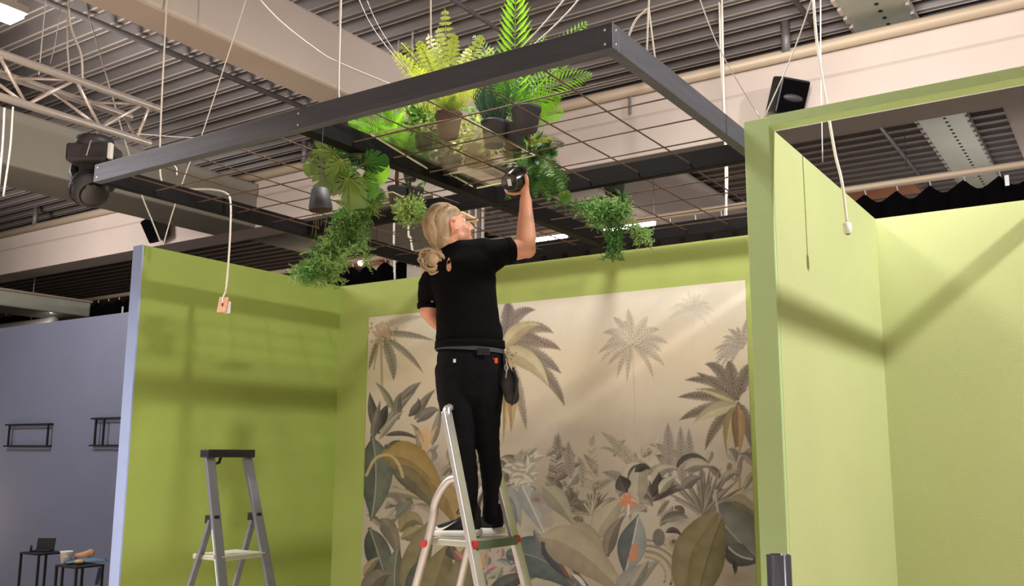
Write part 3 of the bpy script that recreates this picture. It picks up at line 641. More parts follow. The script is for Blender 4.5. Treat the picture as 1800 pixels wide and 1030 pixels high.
nt_.links.new(at_.outputs['Color'], nt_.nodes['Principled BSDF'].inputs['Base Color']); me.materials.append(mm)
mo = bpy.data.objects.new('wall_mural', me); col.objects.link(mo)
tag(mo, 'large sepia jungle mural with palms and banana leaves covering the back wall', 'mural')
MB().box((MX0, BY - .0035, MZ0), (MX1, BY, MZ1)).build('backing', M['paper'], mo)

# ------------------------------------------------------------------ hanging frame with mats
GX0, GX1, GY0, GY1, GZ = -4.52, -1.43, 2.78, 5.62, 3.0
BH, BT = .098, .045
fr = thing('timber_canopy', ((GX0 + GX1) / 2, (GY0 + GY1) / 2, GZ), 'big black-stained timber frame hung level with the wall tops', 'frame')
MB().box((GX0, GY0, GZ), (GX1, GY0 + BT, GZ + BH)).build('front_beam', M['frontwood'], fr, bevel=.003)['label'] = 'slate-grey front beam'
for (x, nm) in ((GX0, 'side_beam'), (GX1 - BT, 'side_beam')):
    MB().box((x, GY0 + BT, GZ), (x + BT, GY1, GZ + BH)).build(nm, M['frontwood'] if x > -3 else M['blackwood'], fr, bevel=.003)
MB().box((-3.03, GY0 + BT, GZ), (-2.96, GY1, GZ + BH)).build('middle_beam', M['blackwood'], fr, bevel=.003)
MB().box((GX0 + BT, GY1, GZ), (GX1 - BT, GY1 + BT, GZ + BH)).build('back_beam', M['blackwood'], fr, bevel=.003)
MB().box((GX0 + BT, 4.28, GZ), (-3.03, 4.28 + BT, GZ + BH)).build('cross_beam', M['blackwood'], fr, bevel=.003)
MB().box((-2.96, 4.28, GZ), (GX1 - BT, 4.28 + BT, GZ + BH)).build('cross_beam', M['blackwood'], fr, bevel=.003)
for (x, y, z) in ((GX1 - .03, GY0, GZ + .075), (GX1 - .03, GY0, GZ + .022), (-2.99, GY0, GZ + .075), (-2.99, GY0, GZ + .022), (GX0 + .03, GY0, GZ + .022), (GX0 + .03, GY0, GZ + .075)):
    MB().ell((x, y, z), Vector((.006, 0, 0)), Vector((0, .004, 0)), UP * .006, 8, 6).build('screw', M['screw'], fr, True)
for (x, z) in ((GX1, .075), (GX1, .022)):
    MB().ell((x, GY0 + .025, GZ + z), Vector((.004, 0, 0)), Vector((0, .006, 0)), UP * .006, 8, 6).build('screw', M['screw'], fr, True)
def mat_mesh(x0, x1, y0, y1, lab, ox, oy):
    zz = GZ + .036
    t = thing('steel_mesh_mat', ((x0 + x1) / 2, (y0 + y1) / 2, zz), lab, 'mesh', 'rusty reinforcing mesh mats in the frame')
    x = ox
    while x > x0 + .04:
        if x < x1 - .02:
            j = rnd.uniform(-.006, .006)
            MB().tube([(x, y0, zz), (x + j, (y0 + y1) / 2, zz - .003), (x, y1, zz)], .0038, 5).build('bar', M['rebar'], t)
        x -= .285
    y = oy
    while y > y0 + .04:
        if y < y1 - .02:
            j = rnd.uniform(-.006, .006)
            MB().tube([(x0, y, zz - .008), ((x0 + x1) / 2, y + j, zz - .010), (x1, y, zz - .008)], .0038, 5).build('bar', M['rebar'], t)
        y -= .285
mat_mesh(-2.96, GX1 - BT, GY0 + BT, 4.28, 'rusty steel mesh mat in the front right bay, under the pots', -1.78, 3.96)
mat_mesh(GX0 + BT, -3.03, GY0 + BT, 4.28, 'rusty steel mesh mat in the front left bay of the frame', -3.22, 3.98)
mat_mesh(-2.96, GX1 - BT, 4.28 + BT, GY1, 'rusty steel mesh mat in the back right bay of the frame', -1.80, 5.45)
mat_mesh(GX0 + BT, -3.03, 4.28 + BT, GY1, 'rusty steel mesh mat in the back left bay behind her head', -3.2, 5.46)
SZ = GZ + .0405
# acrylic sheets lying on the mesh
def sheet(px, lab):
    c = [atz(x, y, SZ) for x, y in px]; t = thing('acrylic_sheet', sum(c, Vector()) / 4, lab, 'sheet', 'clear acrylic sheets on the mesh')
    i = MB(); i.v = [tuple(p) for p in c] + [tuple(p + UP * .005) for p in c]
    i.f = [(0, 1, 2, 3), (7, 6, 5, 4)] + [(k, 4 + k, 4 + (k + 1) % 4, (k + 1) % 4) for k in range(4)]
    i.build('pane', M['glass'], t)
    e = MB()
    for k in range(4): e.bar(c[k] + UP * .0025, c[(k + 1) % 4] + UP * .0025, .004, .007)
    e.build('edge', M['glassedge'], t)
    return t
sheet([(817, 207), (940, 274), (772, 310), (650, 236)], 'clear acrylic sheet under the brown woven pot, its edge glinting')
sheet([(868, 296), (905, 318), (836, 332), (790, 306)], 'clear acrylic sheet beside the pot held in her hand')
sheet([(690, 338), (760, 372), (640, 392), (580, 352)], 'clear acrylic sheet under the twin charcoal pots')

# hanging wires and white cables
def cable(name, pts, r, m, lab, cat='cable', group=None, n=8):
    return tag(MB().tube(curve3(pts, 8), r, n).build(name, m, smooth=True), lab, cat, group)
def up_to(p, z=5.5): return Vector((p.x, p.y, z))
def line_px(px, Y): return [aty(x, y, Y) for x, y in px]
p = line_px([(598, -60), (597, 60), (596, 178)], 2.86); p[0].z = 5.5; p[-1].z = GZ + BH
cable('hanging_cable', p, .0055, M['cable'], 'straight white cable dropping to the frame left of the plants')
cable('hanging_cable', line_px([(757, -120), (757, 0), (757, 84)], 2.95), .004, M['cable'], 'thin white cable dropping behind the yellow-green fern')
p = line_px([(300, -150), (293, 0), (284, 180), (281, 293), (290, 325), (320, 332), (370, 333), (398, 340), (405, 356), (405, 400), (401, 470), (397, 512)], 3.6)
cable('switch_cable', p, .0062, M['cable'], 'white cable looping over the left wall and ending at the wooden block')
c = aty(392, 536, 3.6)
t = thing('wooden_switch_block', c, 'pale wooden block with a switch hanging on the white cable', 'block')
MB().obox(c, NR * .027 , NF * .010, (UP * .046 + NR * .006)).build('block', M['wood'], t, bevel=.003)
MB().obox(c + NR * .020 + NF * .016 - UP * .012, NR * .02, NF * .006, UP * .036).build('backplate', M['white'], t, bevel=.004)
MB().obox(c - NF * .012, NR * .003, NF * .002, UP * .008).build('slot', M['hole'], t)
q = aty(397, 503, 3.6); MB().ell(q, NR * .008, NF * .008, UP * .008).build('bead', M['red'], t, True)
MB().tube([aty(397, 512, 3.6) , c + UP * .04 - NF * .012, c + UP * .01 - NF * .012], .005, 6).build('lead', M['cable'], t)
# socket cable over the right alcove
p = line_px([(1426, -120), (1430, 0), (1438, 90), (1455, 195), (1468, 270), (1480, 320), (1489, 392)], 4.35)
cable('socket_cable', p, .0068, M['cable'], 'white cable hanging in front of the right partition to a socket')
c = p[-1]
t = thing('cable_socket', c - UP * .03, 'small white socket hanging on its cable before the right partition', 'socket')
MB().lathe(c - UP * .052, UP, [(.014, 0), (.019, .002), (.0195, .048), (.008, .056)], 14, True, True).build('body', M['white'], t, True)
MB().lathe(c - UP * .054, UP, [(.009, 0), (.009, .002)], 12, True, True).build('opening', M['hole'], t)
def w1(px, Y, lab, r=.0028, m='wire', grp='thin steel wires', ext=False, drop=False):
    P = line_px(px, Y)
    if ext: d = P[0] - P[1]; P.insert(0, P[0] + d * ((5.52 - P[0].z) / d.z))
    if drop: P.insert(0, up_to(P[0], 5.52))
    return cable('steel_wire', P, r, M[m], lab, 'wire', grp, 6)
w1([(1442, -60), (1443, 120), (1446, 285)], 5.0, 'thin wire hanging beside the socket cable', .003)
w1([(1210, -60), (1262, 80), (1336, 208)], 3.89, 'steel wire from the upper left down to the right end post')
w1([(1440, -40), (1395, 90), (1343, 208)], 3.89, 'steel wire from the upper right down to the right end post')
w1([(608, -60), (650, 40), (716, 128)], 2.83, 'left of the two steel wires slanting down to the front beam', .002)
w1([(622, -60), (662, 40), (718, 126)], 2.83, 'right of the two steel wires slanting down to the front beam', .002)
w1([(1040, -60), (975, 20), (905, 98)], 2.83, 'steel wire slanting down behind the tall palm frond', .003)
w1([(1062, -60), (1000, 20), (925, 92)], 2.83, 'second steel wire slanting down behind the tall palm frond', .003)
w1([(1150, -60), (1141, 0), (1137, 92)], 3.3, 'steel wire dropping to the right side beam of the frame', .0035, 'cable')
w1([(1140, 12), (1146, 60), (1152, 112), (1150, 144), (1143, 146)], 3.35, 'steel sling looped round the right side beam', .0035, 'cable')
w1([(1140, 14), (1118, 35), (1104, 66)], 3.2, 'curved white sling end above the right side beam', .004, 'cable')
w1([(1268, -80), (1271, 120), (1275, 260), (1277, 386)], 7.4, 'left strand of the long white double cable', .011, 'cable', 'long white double cable')
w1([(1263, -80), (1268, 120), (1278, 300), (1274, 386)], 7.45, 'right strand of the long white double cable', .011, 'cable', 'long white double cable')
w1([(210, 213), (230, 282), (250, 345), (266, 385), (284, 430)], 3.9, 'left white sling holding the top of the left wall', .005, 'cable', 'white slings on the left wall', ext=True)
w1([(398, 105), (372, 185), (350, 250), (332, 290), (305, 368), (287, 430)], 3.9, 'right white sling holding the top of the left wall', .004, 'cable', 'white slings on the left wall', ext=True)
w1([(125, -40), (118, 60), (122, 132)], 3.2, 'white cable dropping on the truss', .006, 'cable')
w1([(120, -40), (123, 40), (142, 95), (145, 140)], 3.2, 'white cord curving down on the truss', .008, 'cable')
w1([(104, 30), (96, 80), (88, 112)], 3.2, 'thin guy wire of the truss', .003, ext=True)
w1([(23, 188), (18, 260), (6, 345)], 2.7, 'white cord hanging below the truss at the left edge', .006, 'cable')
w1([(8, 190), (5, 250), (-2, 330)], 2.6, 'second white cord hanging below the truss at the left edge', .006, 'cable')
w1([(440, -20), (490, 35), (560, 90), (600, 112), (690, 150)], 3.0, 'white cord curving across the big beam', .004, 'cable')
w1([(693, 385), (693, 440), (694, 492)], 6.5, 'white cord hanging behind the back bay of the frame', .010, 'cable', drop=True)
w1([(718, 378), (722, 420), (730, 470)], 6.4, 'white cord slanting beside the boxwood', .010, 'cable', drop=True)
w1([(240, 235), (300, 240), (350, 243)], 3.0, 'thin white cord running from the truss end to the front beam', .003, 'cable')
w1([(302, 288), (310, 295), (311, 308)], 3.0, 'short bent wire under the front beam', .003, 'cable')

_c = [atz(x, y, SZ + .001) for x, y in ((806, 377), (812, 374), (841, 388), (834, 393))]
_b = MB(); _b.v = [tuple(p) for p in _c] + [tuple(p + UP * .012) for p in _c]; _b.f = [(3, 2, 1, 0), (4, 5, 6, 7)] + [(k, (k + 1) % 4, 4 + (k + 1) % 4, 4 + k) for k in range(4)]
tag(_b.build('wood_offcut', mat('cream_wood', rgb(226, 200, 160), .6, var=.06)), 'pale wood offcut lying on the mesh above her forehead', 'plank')

# ------------------------------------------------------------------ truss, moving light, speakers
t = thing('lighting_truss', (-5.36, 2.4, 3.6), 'aluminium triangular lighting truss at upper left', 'truss')
A, B, Cc = (-5.25, 3.835), (-5.52, 3.825), (-5.335, 3.615)
ye = 3.66; y0t = .6
for (x, z), e in ((A, ye), (B, ye - .03), (Cc, ye)):
    MB().tube([(x, y0t, z), (x, e, z)], .025, 12).build('chord', M['trussalu'], t, True)
k = 0; y = ye - .12
while y > y0t:
    y2 = y - .24
    for (p, q) in ((A, Cc), (B, Cc), (A, B)):
        MB().tube([(p[0], y, p[1]), (q[0], y2, q[1])], .010, 8).build('brace', M['trussalu'], t, True)
        if k % 1 == 0: MB().tube([(q[0], y2, q[1]), (p[0], y2 - .24, p[1])], .010, 8).build('brace', M['trussalu'], t, True)
    y -= .48; k += 1
for (p, q) in ((A, Cc), (B, Cc)):
    MB().tube([(p[0], ye - .08, p[1]), (q[0], ye - .10, q[1])], .010, 8).build('brace', M['trussalu'], t, True)
for yy in (1.2, 2.9): MB().tube([(-5.38, yy, 3.84), (-5.38, yy, 5.5)], .004, 6).build('suspension_wire', M['wire'], t)
# moving head
hc = aty(167, 262, 3.35); S = .0028 * 1.25
t = thing('moving_head_light', hc, 'black moving-head stage light hanging under the truss', 'light')
def hp(x, y, d=0): return aty(x, y, 3.35) + NF * d
zz = hp(175, 232)
MB().bar((zz.x, 3.35, 3.64), zz - UP * .07, .03, .035).build('clamp', M['trussalu'], t, bevel=.004)
MB().lathe(hp(166, 262), UP, [(.10, 0), (.12, .03), (.11, .07), (.06, .085)], 20, True, True).build('base_top', M['darkpl'], t, True)
c = hp(166, 274); MB().obox(c, NR * .145, NF * .10, UP * .06).build('base', M['darkpl'], t, bevel=.02)
for x in (150, 163): MB().obox(hp(x - 10, 270) - NF * .10, NR * .012, NF * .004, UP * .016).build('display', M['white'], t)
MB().obox(hp(200, 270) - NF * .05, NR * .012, NF * .02, UP * .05).build('lock', M['white'], t, bevel=.004)
for s, x in ((-1, 137), (1, 196)):
    MB().sweep([hp(x, 282), hp(x + s * 2, 305), hp(x - s * 4, 330)], [(.03, .05), (.045, .06), (.03, .05)], NR, 14).build('yoke_arm', M['blackpl'], t, True)
MB().obox(hp(158, 298), NR * .05, NF * .06, UP * .04).build('neck', M['darkpl'], t, bevel=.015)
hd = (hp(176, 362) - hp(152, 322)); hd = (hd + NF * -.05).normalized()
MB().lathe(hp(150, 315, .02), hd, [(.05, 0), (.10, .03), (.125, .09), (.12, .15), (.10, .19), (.09, .192)], 22, True, True).build('head', M['darkpl'], t, True)
MB().lathe(hp(150, 315, .02) + hd * .193, hd, [(.088, 0), (.07, .008), (0.001, .012)], 22, True, False).build('lens', M['gloss'], t, True)
MB().lathe(hp(150, 315, .02) + hd * .1, hd, [(.128, 0), (.134, .012), (.128, .024)], 22, False).build('ring', M['blackpl'], t, True)
MB().tube([hp(176, 235), hp(171, 258, -.1), hp(169, 285, -.14)], .004, 6).build('safety_wire', M['wire'], t)
# speakers on the cross beam
def speaker(px, py, wd, ht, tilt, lab, horn):
    c = aty(px, py, 7.98); t = thing('wall_speaker', c, lab, 'speaker', 'black speakers on the crossing beam')
    fd = (-NF * .8 - UP * .35 + NR * tilt).normalized(); rt = fd.cross(UP).normalized(); u = rt.cross(fd)
    rt2 = rt * math.cos(tilt * .6) + u * math.sin(tilt * .6); u2 = u * math.cos(tilt * .6) - rt * math.sin(tilt * .6)
    o = MB().obox(c, rt2 * wd, fd * .10, u2 * ht).build('cabinet', M['blackpl'], t, bevel=.02)
    MB().obox(c + fd * .102, rt2 * wd * .88, fd * .004, u2 * ht * .9).build('grille', M['curtain'], t)
    if horn: MB().ell(c + fd * .10 - u2 * ht * .05, rt2 * wd * .7, fd * .03, u2 * ht * .22).build('horn', M['darkpl'], t, True)
    MB().tube([c - fd * .1, Vector((c.x + .05, 8.17, c.z))], .02, 8).build('bracket', M['blackpl'], t)
speaker(1385, 170, .14, .16, .15, 'black speaker on the beam above the right end post, horn visible', True)
speaker(273, 402, .125, .17, -.45, 'tilted black speaker on the beam above the left wall', False)

# ------------------------------------------------------------------ things by the grey wall and bottom right
def gshelf(pts, bars, lab):
    P = lambda x, y, d=0: aty(x, y, BY - .06 - d)
    t = thing('wire_shelf', P(*pts[0]), lab, 'shelf', 'black wire shelves on the grey wall')
    for (a, b, dp) in bars:
        MB().bar(P(*a, dp), P(*b, dp), .012, .012).build('bar', M['blackpl'], t)
    return t
for k, (X, lab) in enumerate((((20, 88), 'black wire wall shelf at the left edge, complete outline'), ((158, 230), 'black wire wall shelf half hidden by the pale blue wall end'))):
    x0, x1 = X
    c = aty(x0, 745 if k == 0 else 735, BY - .06)
    t = thing('wire_shelf', aty((x0 + x1) / 2, 765, BY - .08), lab, 'shelf', 'black wire shelves on the grey wall')
    za = aty(50, 746, 5.72).z if k == 0 else aty(190, 735, 5.72).z
    zb = aty(50, 784, 5.72).z if k == 0 else aty(190, 783, 5.72).z
    xa = aty(x0 - (12 if k == 0 else 0), 765, 5.72).x; xb2 = aty(x1 - 3, 765, 5.72).x
    if k == 1: xb2 = xa + .75
    for z in (za, zb):
        MB().box((xa, 5.715, z - .008), (xb2, 5.727, z + .008)).build('long_bar', M['blackpl'], t)
        MB().box((xa, 5.755, z - .008), (xb2, 5.77, z + .008)).build('long_bar', M['blackpl'], t)
        for x in (xa, xb2 - .015): MB().box((x, 5.727, z - .008), (x + .015, 5.758, z + .008)).build('end_bar', M['blackpl'], t)
    for x in (xa + .09, xb2 - (.012 if k == 0 else .52)): MB().box((x - .01, 5.712, zb), (x + .01, 5.728, za)).build('upright', M['blackpl'], t)
def table(pa, pb, pc, y0, lab):
    b_ = aty(pb[0], pb[1], y0); a_ = aty(pa[0], pa[1], y0); z = b_.z; c_ = atx(pc[0], pc[1], b_.x); y1 = min(c_.y, BY - .10)
    t = thing('side_table', ((a_.x + b_.x) / 2, (y0 + y1) / 2, 0), lab, 'table', 'black wire side tables')
    MB().box((a_.x, y0, z - .015), (b_.x, y1, z)).build('tabletop', M['blackpl'], t)
    for x in (a_.x + .01, b_.x - .01):
        for y in (y0 + .01, y1 - .01): MB().box((x - .009, y - .009, 0), (x + .009, y + .009, z - .015)).build('leg', M['blackpl'], t)
    return a_, b_, z
a, b, z = table((35, 969), (68, 974), (116, 968), 4.95, 'taller black side table carrying the laptop')
c = atz(79, 968, z)
t = thing('laptop', c, 'black laptop standing open on the taller side table', 'laptop')
MB().obox(c - NF * .045 + UP * .007, NR * .085, NF * .05, UP * .006).build('base', M['blackpl'], t, bevel=.003)
MB().obox(c + UP * .064 + NF * .012, NR * .085, NF * .004, UP * .052 + NF * .010).build('screen', M['blackpl'], t, bevel=.003)
q = atz(54, 969, z); tag(MB().lathe(q + UP * .001, UP, [(.011, 0), (.011, .05), (.006, .055)], 10, True, True).build('lip_balm', M['darkpl'], smooth=True), 'tiny dark upright tube on the taller side table', 'tube')
a, b, z = table((97, 991), (134, 997), (184, 990), 4.7, 'lower black side table with bucket and clothes')
q = atz(116, 990, z)
t = thing('white_bucket', q, 'small white plastic bucket on the lower side table', 'bucket')
MB().lathe(q + UP * .001, UP, [(.040, 0), (.051, .090), (.055, .092), (.055, .100), (.049, .100), (.038, .006)], 20).build('body', M['white'], t, True)
MB().tube([q + NR * -.052 + UP * .095, q + NR * -.03 - NF * .05 + UP * .06, q + NR * .03 - NF * .05 + UP * .06, q + NR * .052 + UP * .095], .003, 6).build('handle', M['wire'], t)
denim = mat('denim_cloth', rgb(104, 132, 158), .9, var=.2, vscale=20); tan = mat('tan_cloth', rgb(206, 152, 112), .8, var=.1, vscale=20)
def cloth(c, rx, ry, h, m, name, lab, rot=0, cat='cloth'):
    mb = MB(); n_ = 12
    for i in range(n_ + 1):
        for j in range(n_ + 1):
            u = i / n_ * 2 - 1; v = j / n_ * 2 - 1; e = max(0, 1 - max(abs(u), abs(v)) ** 3)
            x = u * rx * (1 + .1 * math.sin(v * 5)); y = v * ry
            hh = h * e * (.6 + .5 * mnoise.noise(Vector((u * 2.2, v * 2.2, h * 90)))) + .004
            mb.v.append((c[0] + x * math.cos(rot) - y * math.sin(rot), c[1] + x * math.sin(rot) + y * math.cos(rot), c[2] + hh))
            if i < n_ and j < n_: k = i * (n_ + 1) + j; mb.f.append((k, k + 1, k + n_ + 2, k + n_ + 1))
    o = mb.build(name, m, None, True); s = o.modifiers.new('s', 'SOLIDIFY'); s.thickness = .006
    return tag(o, lab, cat)
q = atz(152, 988, z)
cloth((q.x, q.y, z + .004), .12, .16, .035, denim, 'denim_garment', 'blue denim garment crumpled on the lower side table', -.5)
q2 = q + UP * .055 - NR * .02
tag(remeshed(MB().sweep([q2 - NR * .07 - UP * .012, q2, q2 + NR * .06 + UP * .028], [(.022, .03), (.030, .035), (.022, .03)], NF, 14), 'rolled_cloth', tan, None, .006, 4, .004, 40), 'tan rolled cloth lying on the denim garment', 'cloth')
q3 = q - NF * .16 + NR * .01 + UP * .022
tag(remeshed(MB().ell(q3, NR * .045, NF * .04, UP * .02), 'gloves', mat('sand_cloth', rgb(196, 172, 130), .8), None, .006, 2, .004, 40), 'sand-coloured glove in front of the rolled cloth', 'glove')
q = aty(173, 1000, 4.9); q = Vector((b.x + .012, q.y, z - .09))
tag(MB().obox(q, Vector((.004, 0, 0)), Vector((0, .018, 0)), Vector((0, .012, .07))).build('hanging_strap', mat('navy', rgb(52, 62, 84), .9), bevel=.003), 'dark navy strap hanging off the lower side table edge', 'strap')
# dark tube at bottom right
q = atd(1369, 975, 3.55)
t = thing('foil_roll', (q.x, q.y, 0), 'dark grey ribbed tube standing before the right end post', 'tube')
mb = MB(); pr = [(.043, 0), (.043, q.z), (.036, q.z + .001), (.034, q.z - .1)]
n_ = 28; i0 = len(mb.v)
for r, h in pr:
    for j in range(n_):
        a_ = 2 * math.pi * j / n_; rr = r * (1 + .05 * math.cos(a_ * 7)); mb.v.append((q.x + rr * math.cos(a_), q.y + rr * math.sin(a_), h))
for k in range(3):
    for j in range(n_): a_ = i0 + k * n_ + j; b_ = i0 + k * n_ + (j + 1) % n_; mb.f.append((a_, b_, b_ + n_, a_ + n_))
mb.build('tube_wall', mat('dark_film', rgb(84, 82, 90), .3, .3, var=.3, vscale=10, stretch=(6, 6, .5)), t, True)
MB().tube([(q.x, q.y, q.z - .02), (q.x, q.y, .0)], .02, 10).build('core', M['blackpl'], t)
# ladders
def ladder(name, lab, ground, a, w, zp, ztop, wid, m, kind):
    a = Vector(a).normalized(); w = Vector(w).normalized(); G = Vector(ground)
    t = thing(name, G, lab, 'ladder')
    sl = .30                      # lean of the climbing frame
    S = lambda z, s: G + a * (.02 + (zp - z) * sl + .12) + w * (s * (wid / 2 + (zp - z) * .045)) + UP * z
    Rr = lambda z, s: G - a * (.10 + (zp - z) * .30) + w * (s * (wid / 2 + (zp - z) * .03)) + UP * z
    for s in (-1, 1):
        MB().bar(S(0, s), S(ztop, s), .022, .058, ref=w).build('stile', m, t, bevel=.003)
        MB().obox(S(.01, s), a * .035, w * .02, UP * .015).build('foot', M['blackpl'], t)
        MB().obox(Rr(.01, s), a * .025, w * .02, UP * .015).build('foot', M['blackpl'], t)
    nst = int(zp / .23)
    for k in range(1, nst):
        z = zp * k / nst; MB().obox((S(z, -1) + S(z, 1)) / 2, (S(z, 1) - S(z, -1)) / 2, a * .04, UP * .012).build('step', M['step'], t, bevel=.003)
    return t, S, Rr

# aluminium ladder under the woman
LA = NR * .83 - NF * .56; LW = NR * .56 + NF * .83
g = (atd(800, 948, 4.42)); zp = 1.215
t, S, Rr = ladder('step_ladder', 'aluminium step ladder the woman stands on', (g.x + NR.x * .06, g.y + NR.y * .06, 0), LA, LW, zp, 1.78, .33, M['alu'], 0)
for s in (-1, 1):
    top = Rr(zp + .02, s); h = S(zp + .27, s)
    MB().tube(curve3([Rr(0, s), Rr(.6, s), top, top + UP * .14 + LA * .03, top + UP * .235 + LA * .10, h], 6), .019, 10).build('rear_leg', M['alu'], t, True)
    MB().lathe(Rr(zp - .02, s) - LW * .022, -LW, [(.017, 0), (.017, .006)], 14, True, True).build('rivet_cap', M['red'], t)
    MB().obox(S(zp - .01, s) + LA * .012, LA * .014, LW * .013, UP * .016).build('corner_cap', M['red'], t, bevel=.003)
MB().tube(curve3([S(1.76, -1), S(1.80, -1) + LW * .03, S(1.80, 1) - LW * .03, S(1.76, 1)], 5), .019, 10).build('handrail', M['alu'], t, True)
pc = (S(zp, -1) + S(zp, 1)) / 2 * .5 + (Rr(zp, -1) + Rr(zp, 1)) / 2 * .5
MB().obox(pc - UP * .012, LA * .135, LW * (.165 - .012), UP * .014).build('platform', M['step'], t, bevel=.004)
MB().obox(pc + LA * .142 - UP * .016, LA * .006, LW * .155, UP * .018).build('platform_edge', M['greenstep'], t)
PLATZ = pc.z + .002; PLATC = pc.copy()
mb = MB(); mb.bar(Rr(.55, -1), Rr(.55, 1), .02, .03); mb.build('rear_brace', M['alu'], t)
# grey ladder by the left wall
DD = 5.35
g = atd(397, 975, DD); LA = NR * .83 - NF * .56; LW = NR * .56 + NF * .83
zt = atd(385, 797, DD).z; zp2 = atd(385, 975, DD).z
t, S, Rr = ladder('step_ladder', 'grey step ladder with black top tray by the left wall', (g.x, g.y, 0), LA, LW, zp2, zt, .31, M['dalu'], 1)
tc = (S(zt, -1) + S(zt, 1)) / 2
for s in (-1, 1):
    hz = zp2 + .20
    MB().bar(Rr(0, s), S(hz, s) - LA * .035, .02, .036, ref=LW).build('rear_leg', M['dalu'], t, bevel=.003)
    MB().obox(S(hz, s) - LA * .03, LA * .04, LW * .018, UP * .022).build('hinge', M['blackpl'], t, bevel=.004)
MB().obox(tc, LA * .035, LW * .165, UP * .022).build('top_tray', M['blackpl'], t, bevel=.006)
MB().tube([tc - LW * .05 - UP * .02, tc - LW * .06 - UP * .05, tc - LW * .08 - UP * .055], .008, 8).build('hook', M['blackpl'], t)
pc2 = (S(zp2, -1) + S(zp2, 1)) / 2 - LA * .11
MB().obox(pc2, LA * .12, LW * .15, UP * .013).build('platform', M['step'], t, bevel=.004)
for (za, zb_) in ((zp2 + .15, zp2 + .02), (zp2 + 0, zp2 - .22)):
    p1 = S(za, -1) - LW * .013; p2 = S(zb_, -1) - LW * .013
    MB().bar(p1, p2, .003, .042, ref=LW).build('label_strip', M['paper'], t)

# ------------------------------------------------------------------ the woman on the ladder
PD = 4.44
def J(x, y, d=0.0): return atd(x, y, PD + d)
PXM = PD / FPX * 1.0                        # metres per pixel at her distance
pr_ = thing('person', (PLATC.x, PLATC.y, PLATZ), 'woman in black t-shirt and jeans reaching up from the aluminium ladder, blond ponytail', 'person')
# body (skin)
b = MB()
FD = (NR * .95 + NF * .22 + UP * .30).normalized()        # where the face looks
HS = FD.cross(UP).normalized()                            # her right side (towards camera)
HU = HS.cross(FD).normalized()
HC = J(790, 400, .0)
b.ell(HC, FD * .088, HS * .070, HU * .100, 24, 16)
b.ell(HC + FD * .030 - HU * .045, FD * .062, HS * .054, HU * .062, 20, 12)
b.sweep([HC + FD * .03 - HU * .06 + HS * .03, HC + FD * .075 - HU * .088], [.030, .018], HU, 12)
b.sweep([HC + FD * .03 - HU * .06 - HS * .03, HC + FD * .075 - HU * .088], [.030, .018], HU, 12)
b.ell(HC + FD * .080 - HU * .090, FD * .020, HS * .022, HU * .018, 12, 8)       # chin
b.sweep([HC + FD * .082 + HU * .012, HC + FD * .098 - HU * .012, HC + FD * .108 - HU * .030], [.009, .011, .012], HS, 10)  # nose
b.ell(HC + FD * .094 - HU * .034 + HS * .011, FD * .010, HS * .008, HU * .008, 10, 6); b.ell(HC + FD * .094 - HU * .034 - HS * .011, FD * .010, HS * .008, HU * .008, 10, 6)
b.ell(HC + FD * .074 + HU * .032, FD * .014, HS * .044, HU * .012, 14, 8)       # brow
for s in (-1, 1): b.ell(HC + FD * .060 - HU * .026 + HS * s * .036, FD * .026, HS * .022, HU * .024, 12, 8)   # cheeks
b.ell(HC + FD * .086 - HU * .054, FD * .012, HS * .020, HU * .007, 12, 8); b.ell(HC + FD * .085 - HU * .066, FD * .011, HS * .017, HU * .007, 12, 8)
for s in (-1, 1):
    e = HC + FD * .013 - HU * .012 + HS * s * .073
    b.tube(curve3([e + HU * .028 + FD * .008, e + HU * .032 - FD * .012, e + HU * .010 - FD * .020, e - HU * .016 - FD * .012, e - HU * .030 + FD * .002, e - HU * .012 + FD * .006], 4), .0065, 8)
    b.ell(e - HU * .002 - FD * .004, FD * .013, HS * .006, HU * .022, 10, 6)
NB = J(806, 446, -.0)
b.sweep([HC - FD * .015 - HU * .06, HC - FD * .02 - HU * .10 + (NB - HC) * .15, NB, NB - UP * .05], [(.052, .055), (.052, .055), (.062, .060), (.08, .07)], NR, 20)
b.sweep([J(812, 470), J(815, 520), J(822, 575), J(826, 630)], [(.12, .08), (.12, .085), (.11, .08), (.13, .09)], NR, 20)
SR, ER, WR = J(858, 446, .02), J(925, 437, .06), J(924, 350, .03)
b.sweep([J(815, 462), J(840, 450), SR], [(.06, .06), (.06, .06), (.055, .055)], UP, 14)
b.sweep([SR, SR.lerp(ER, .5), SR.lerp(ER, .8), ER], [.052, .052, .050, .046], UP, 16)
b.ell(ER + NR * .006 - UP * .006, NR * .043, NF * .042, UP * .043)
b.sweep([ER, ER.lerp(WR, .22), ER.lerp(WR, .5), ER.lerp(WR, .8), WR], [(.045, .046), (.050, .047), (.043, .040), (.033, .030), (.030, .025)], NR, 16)
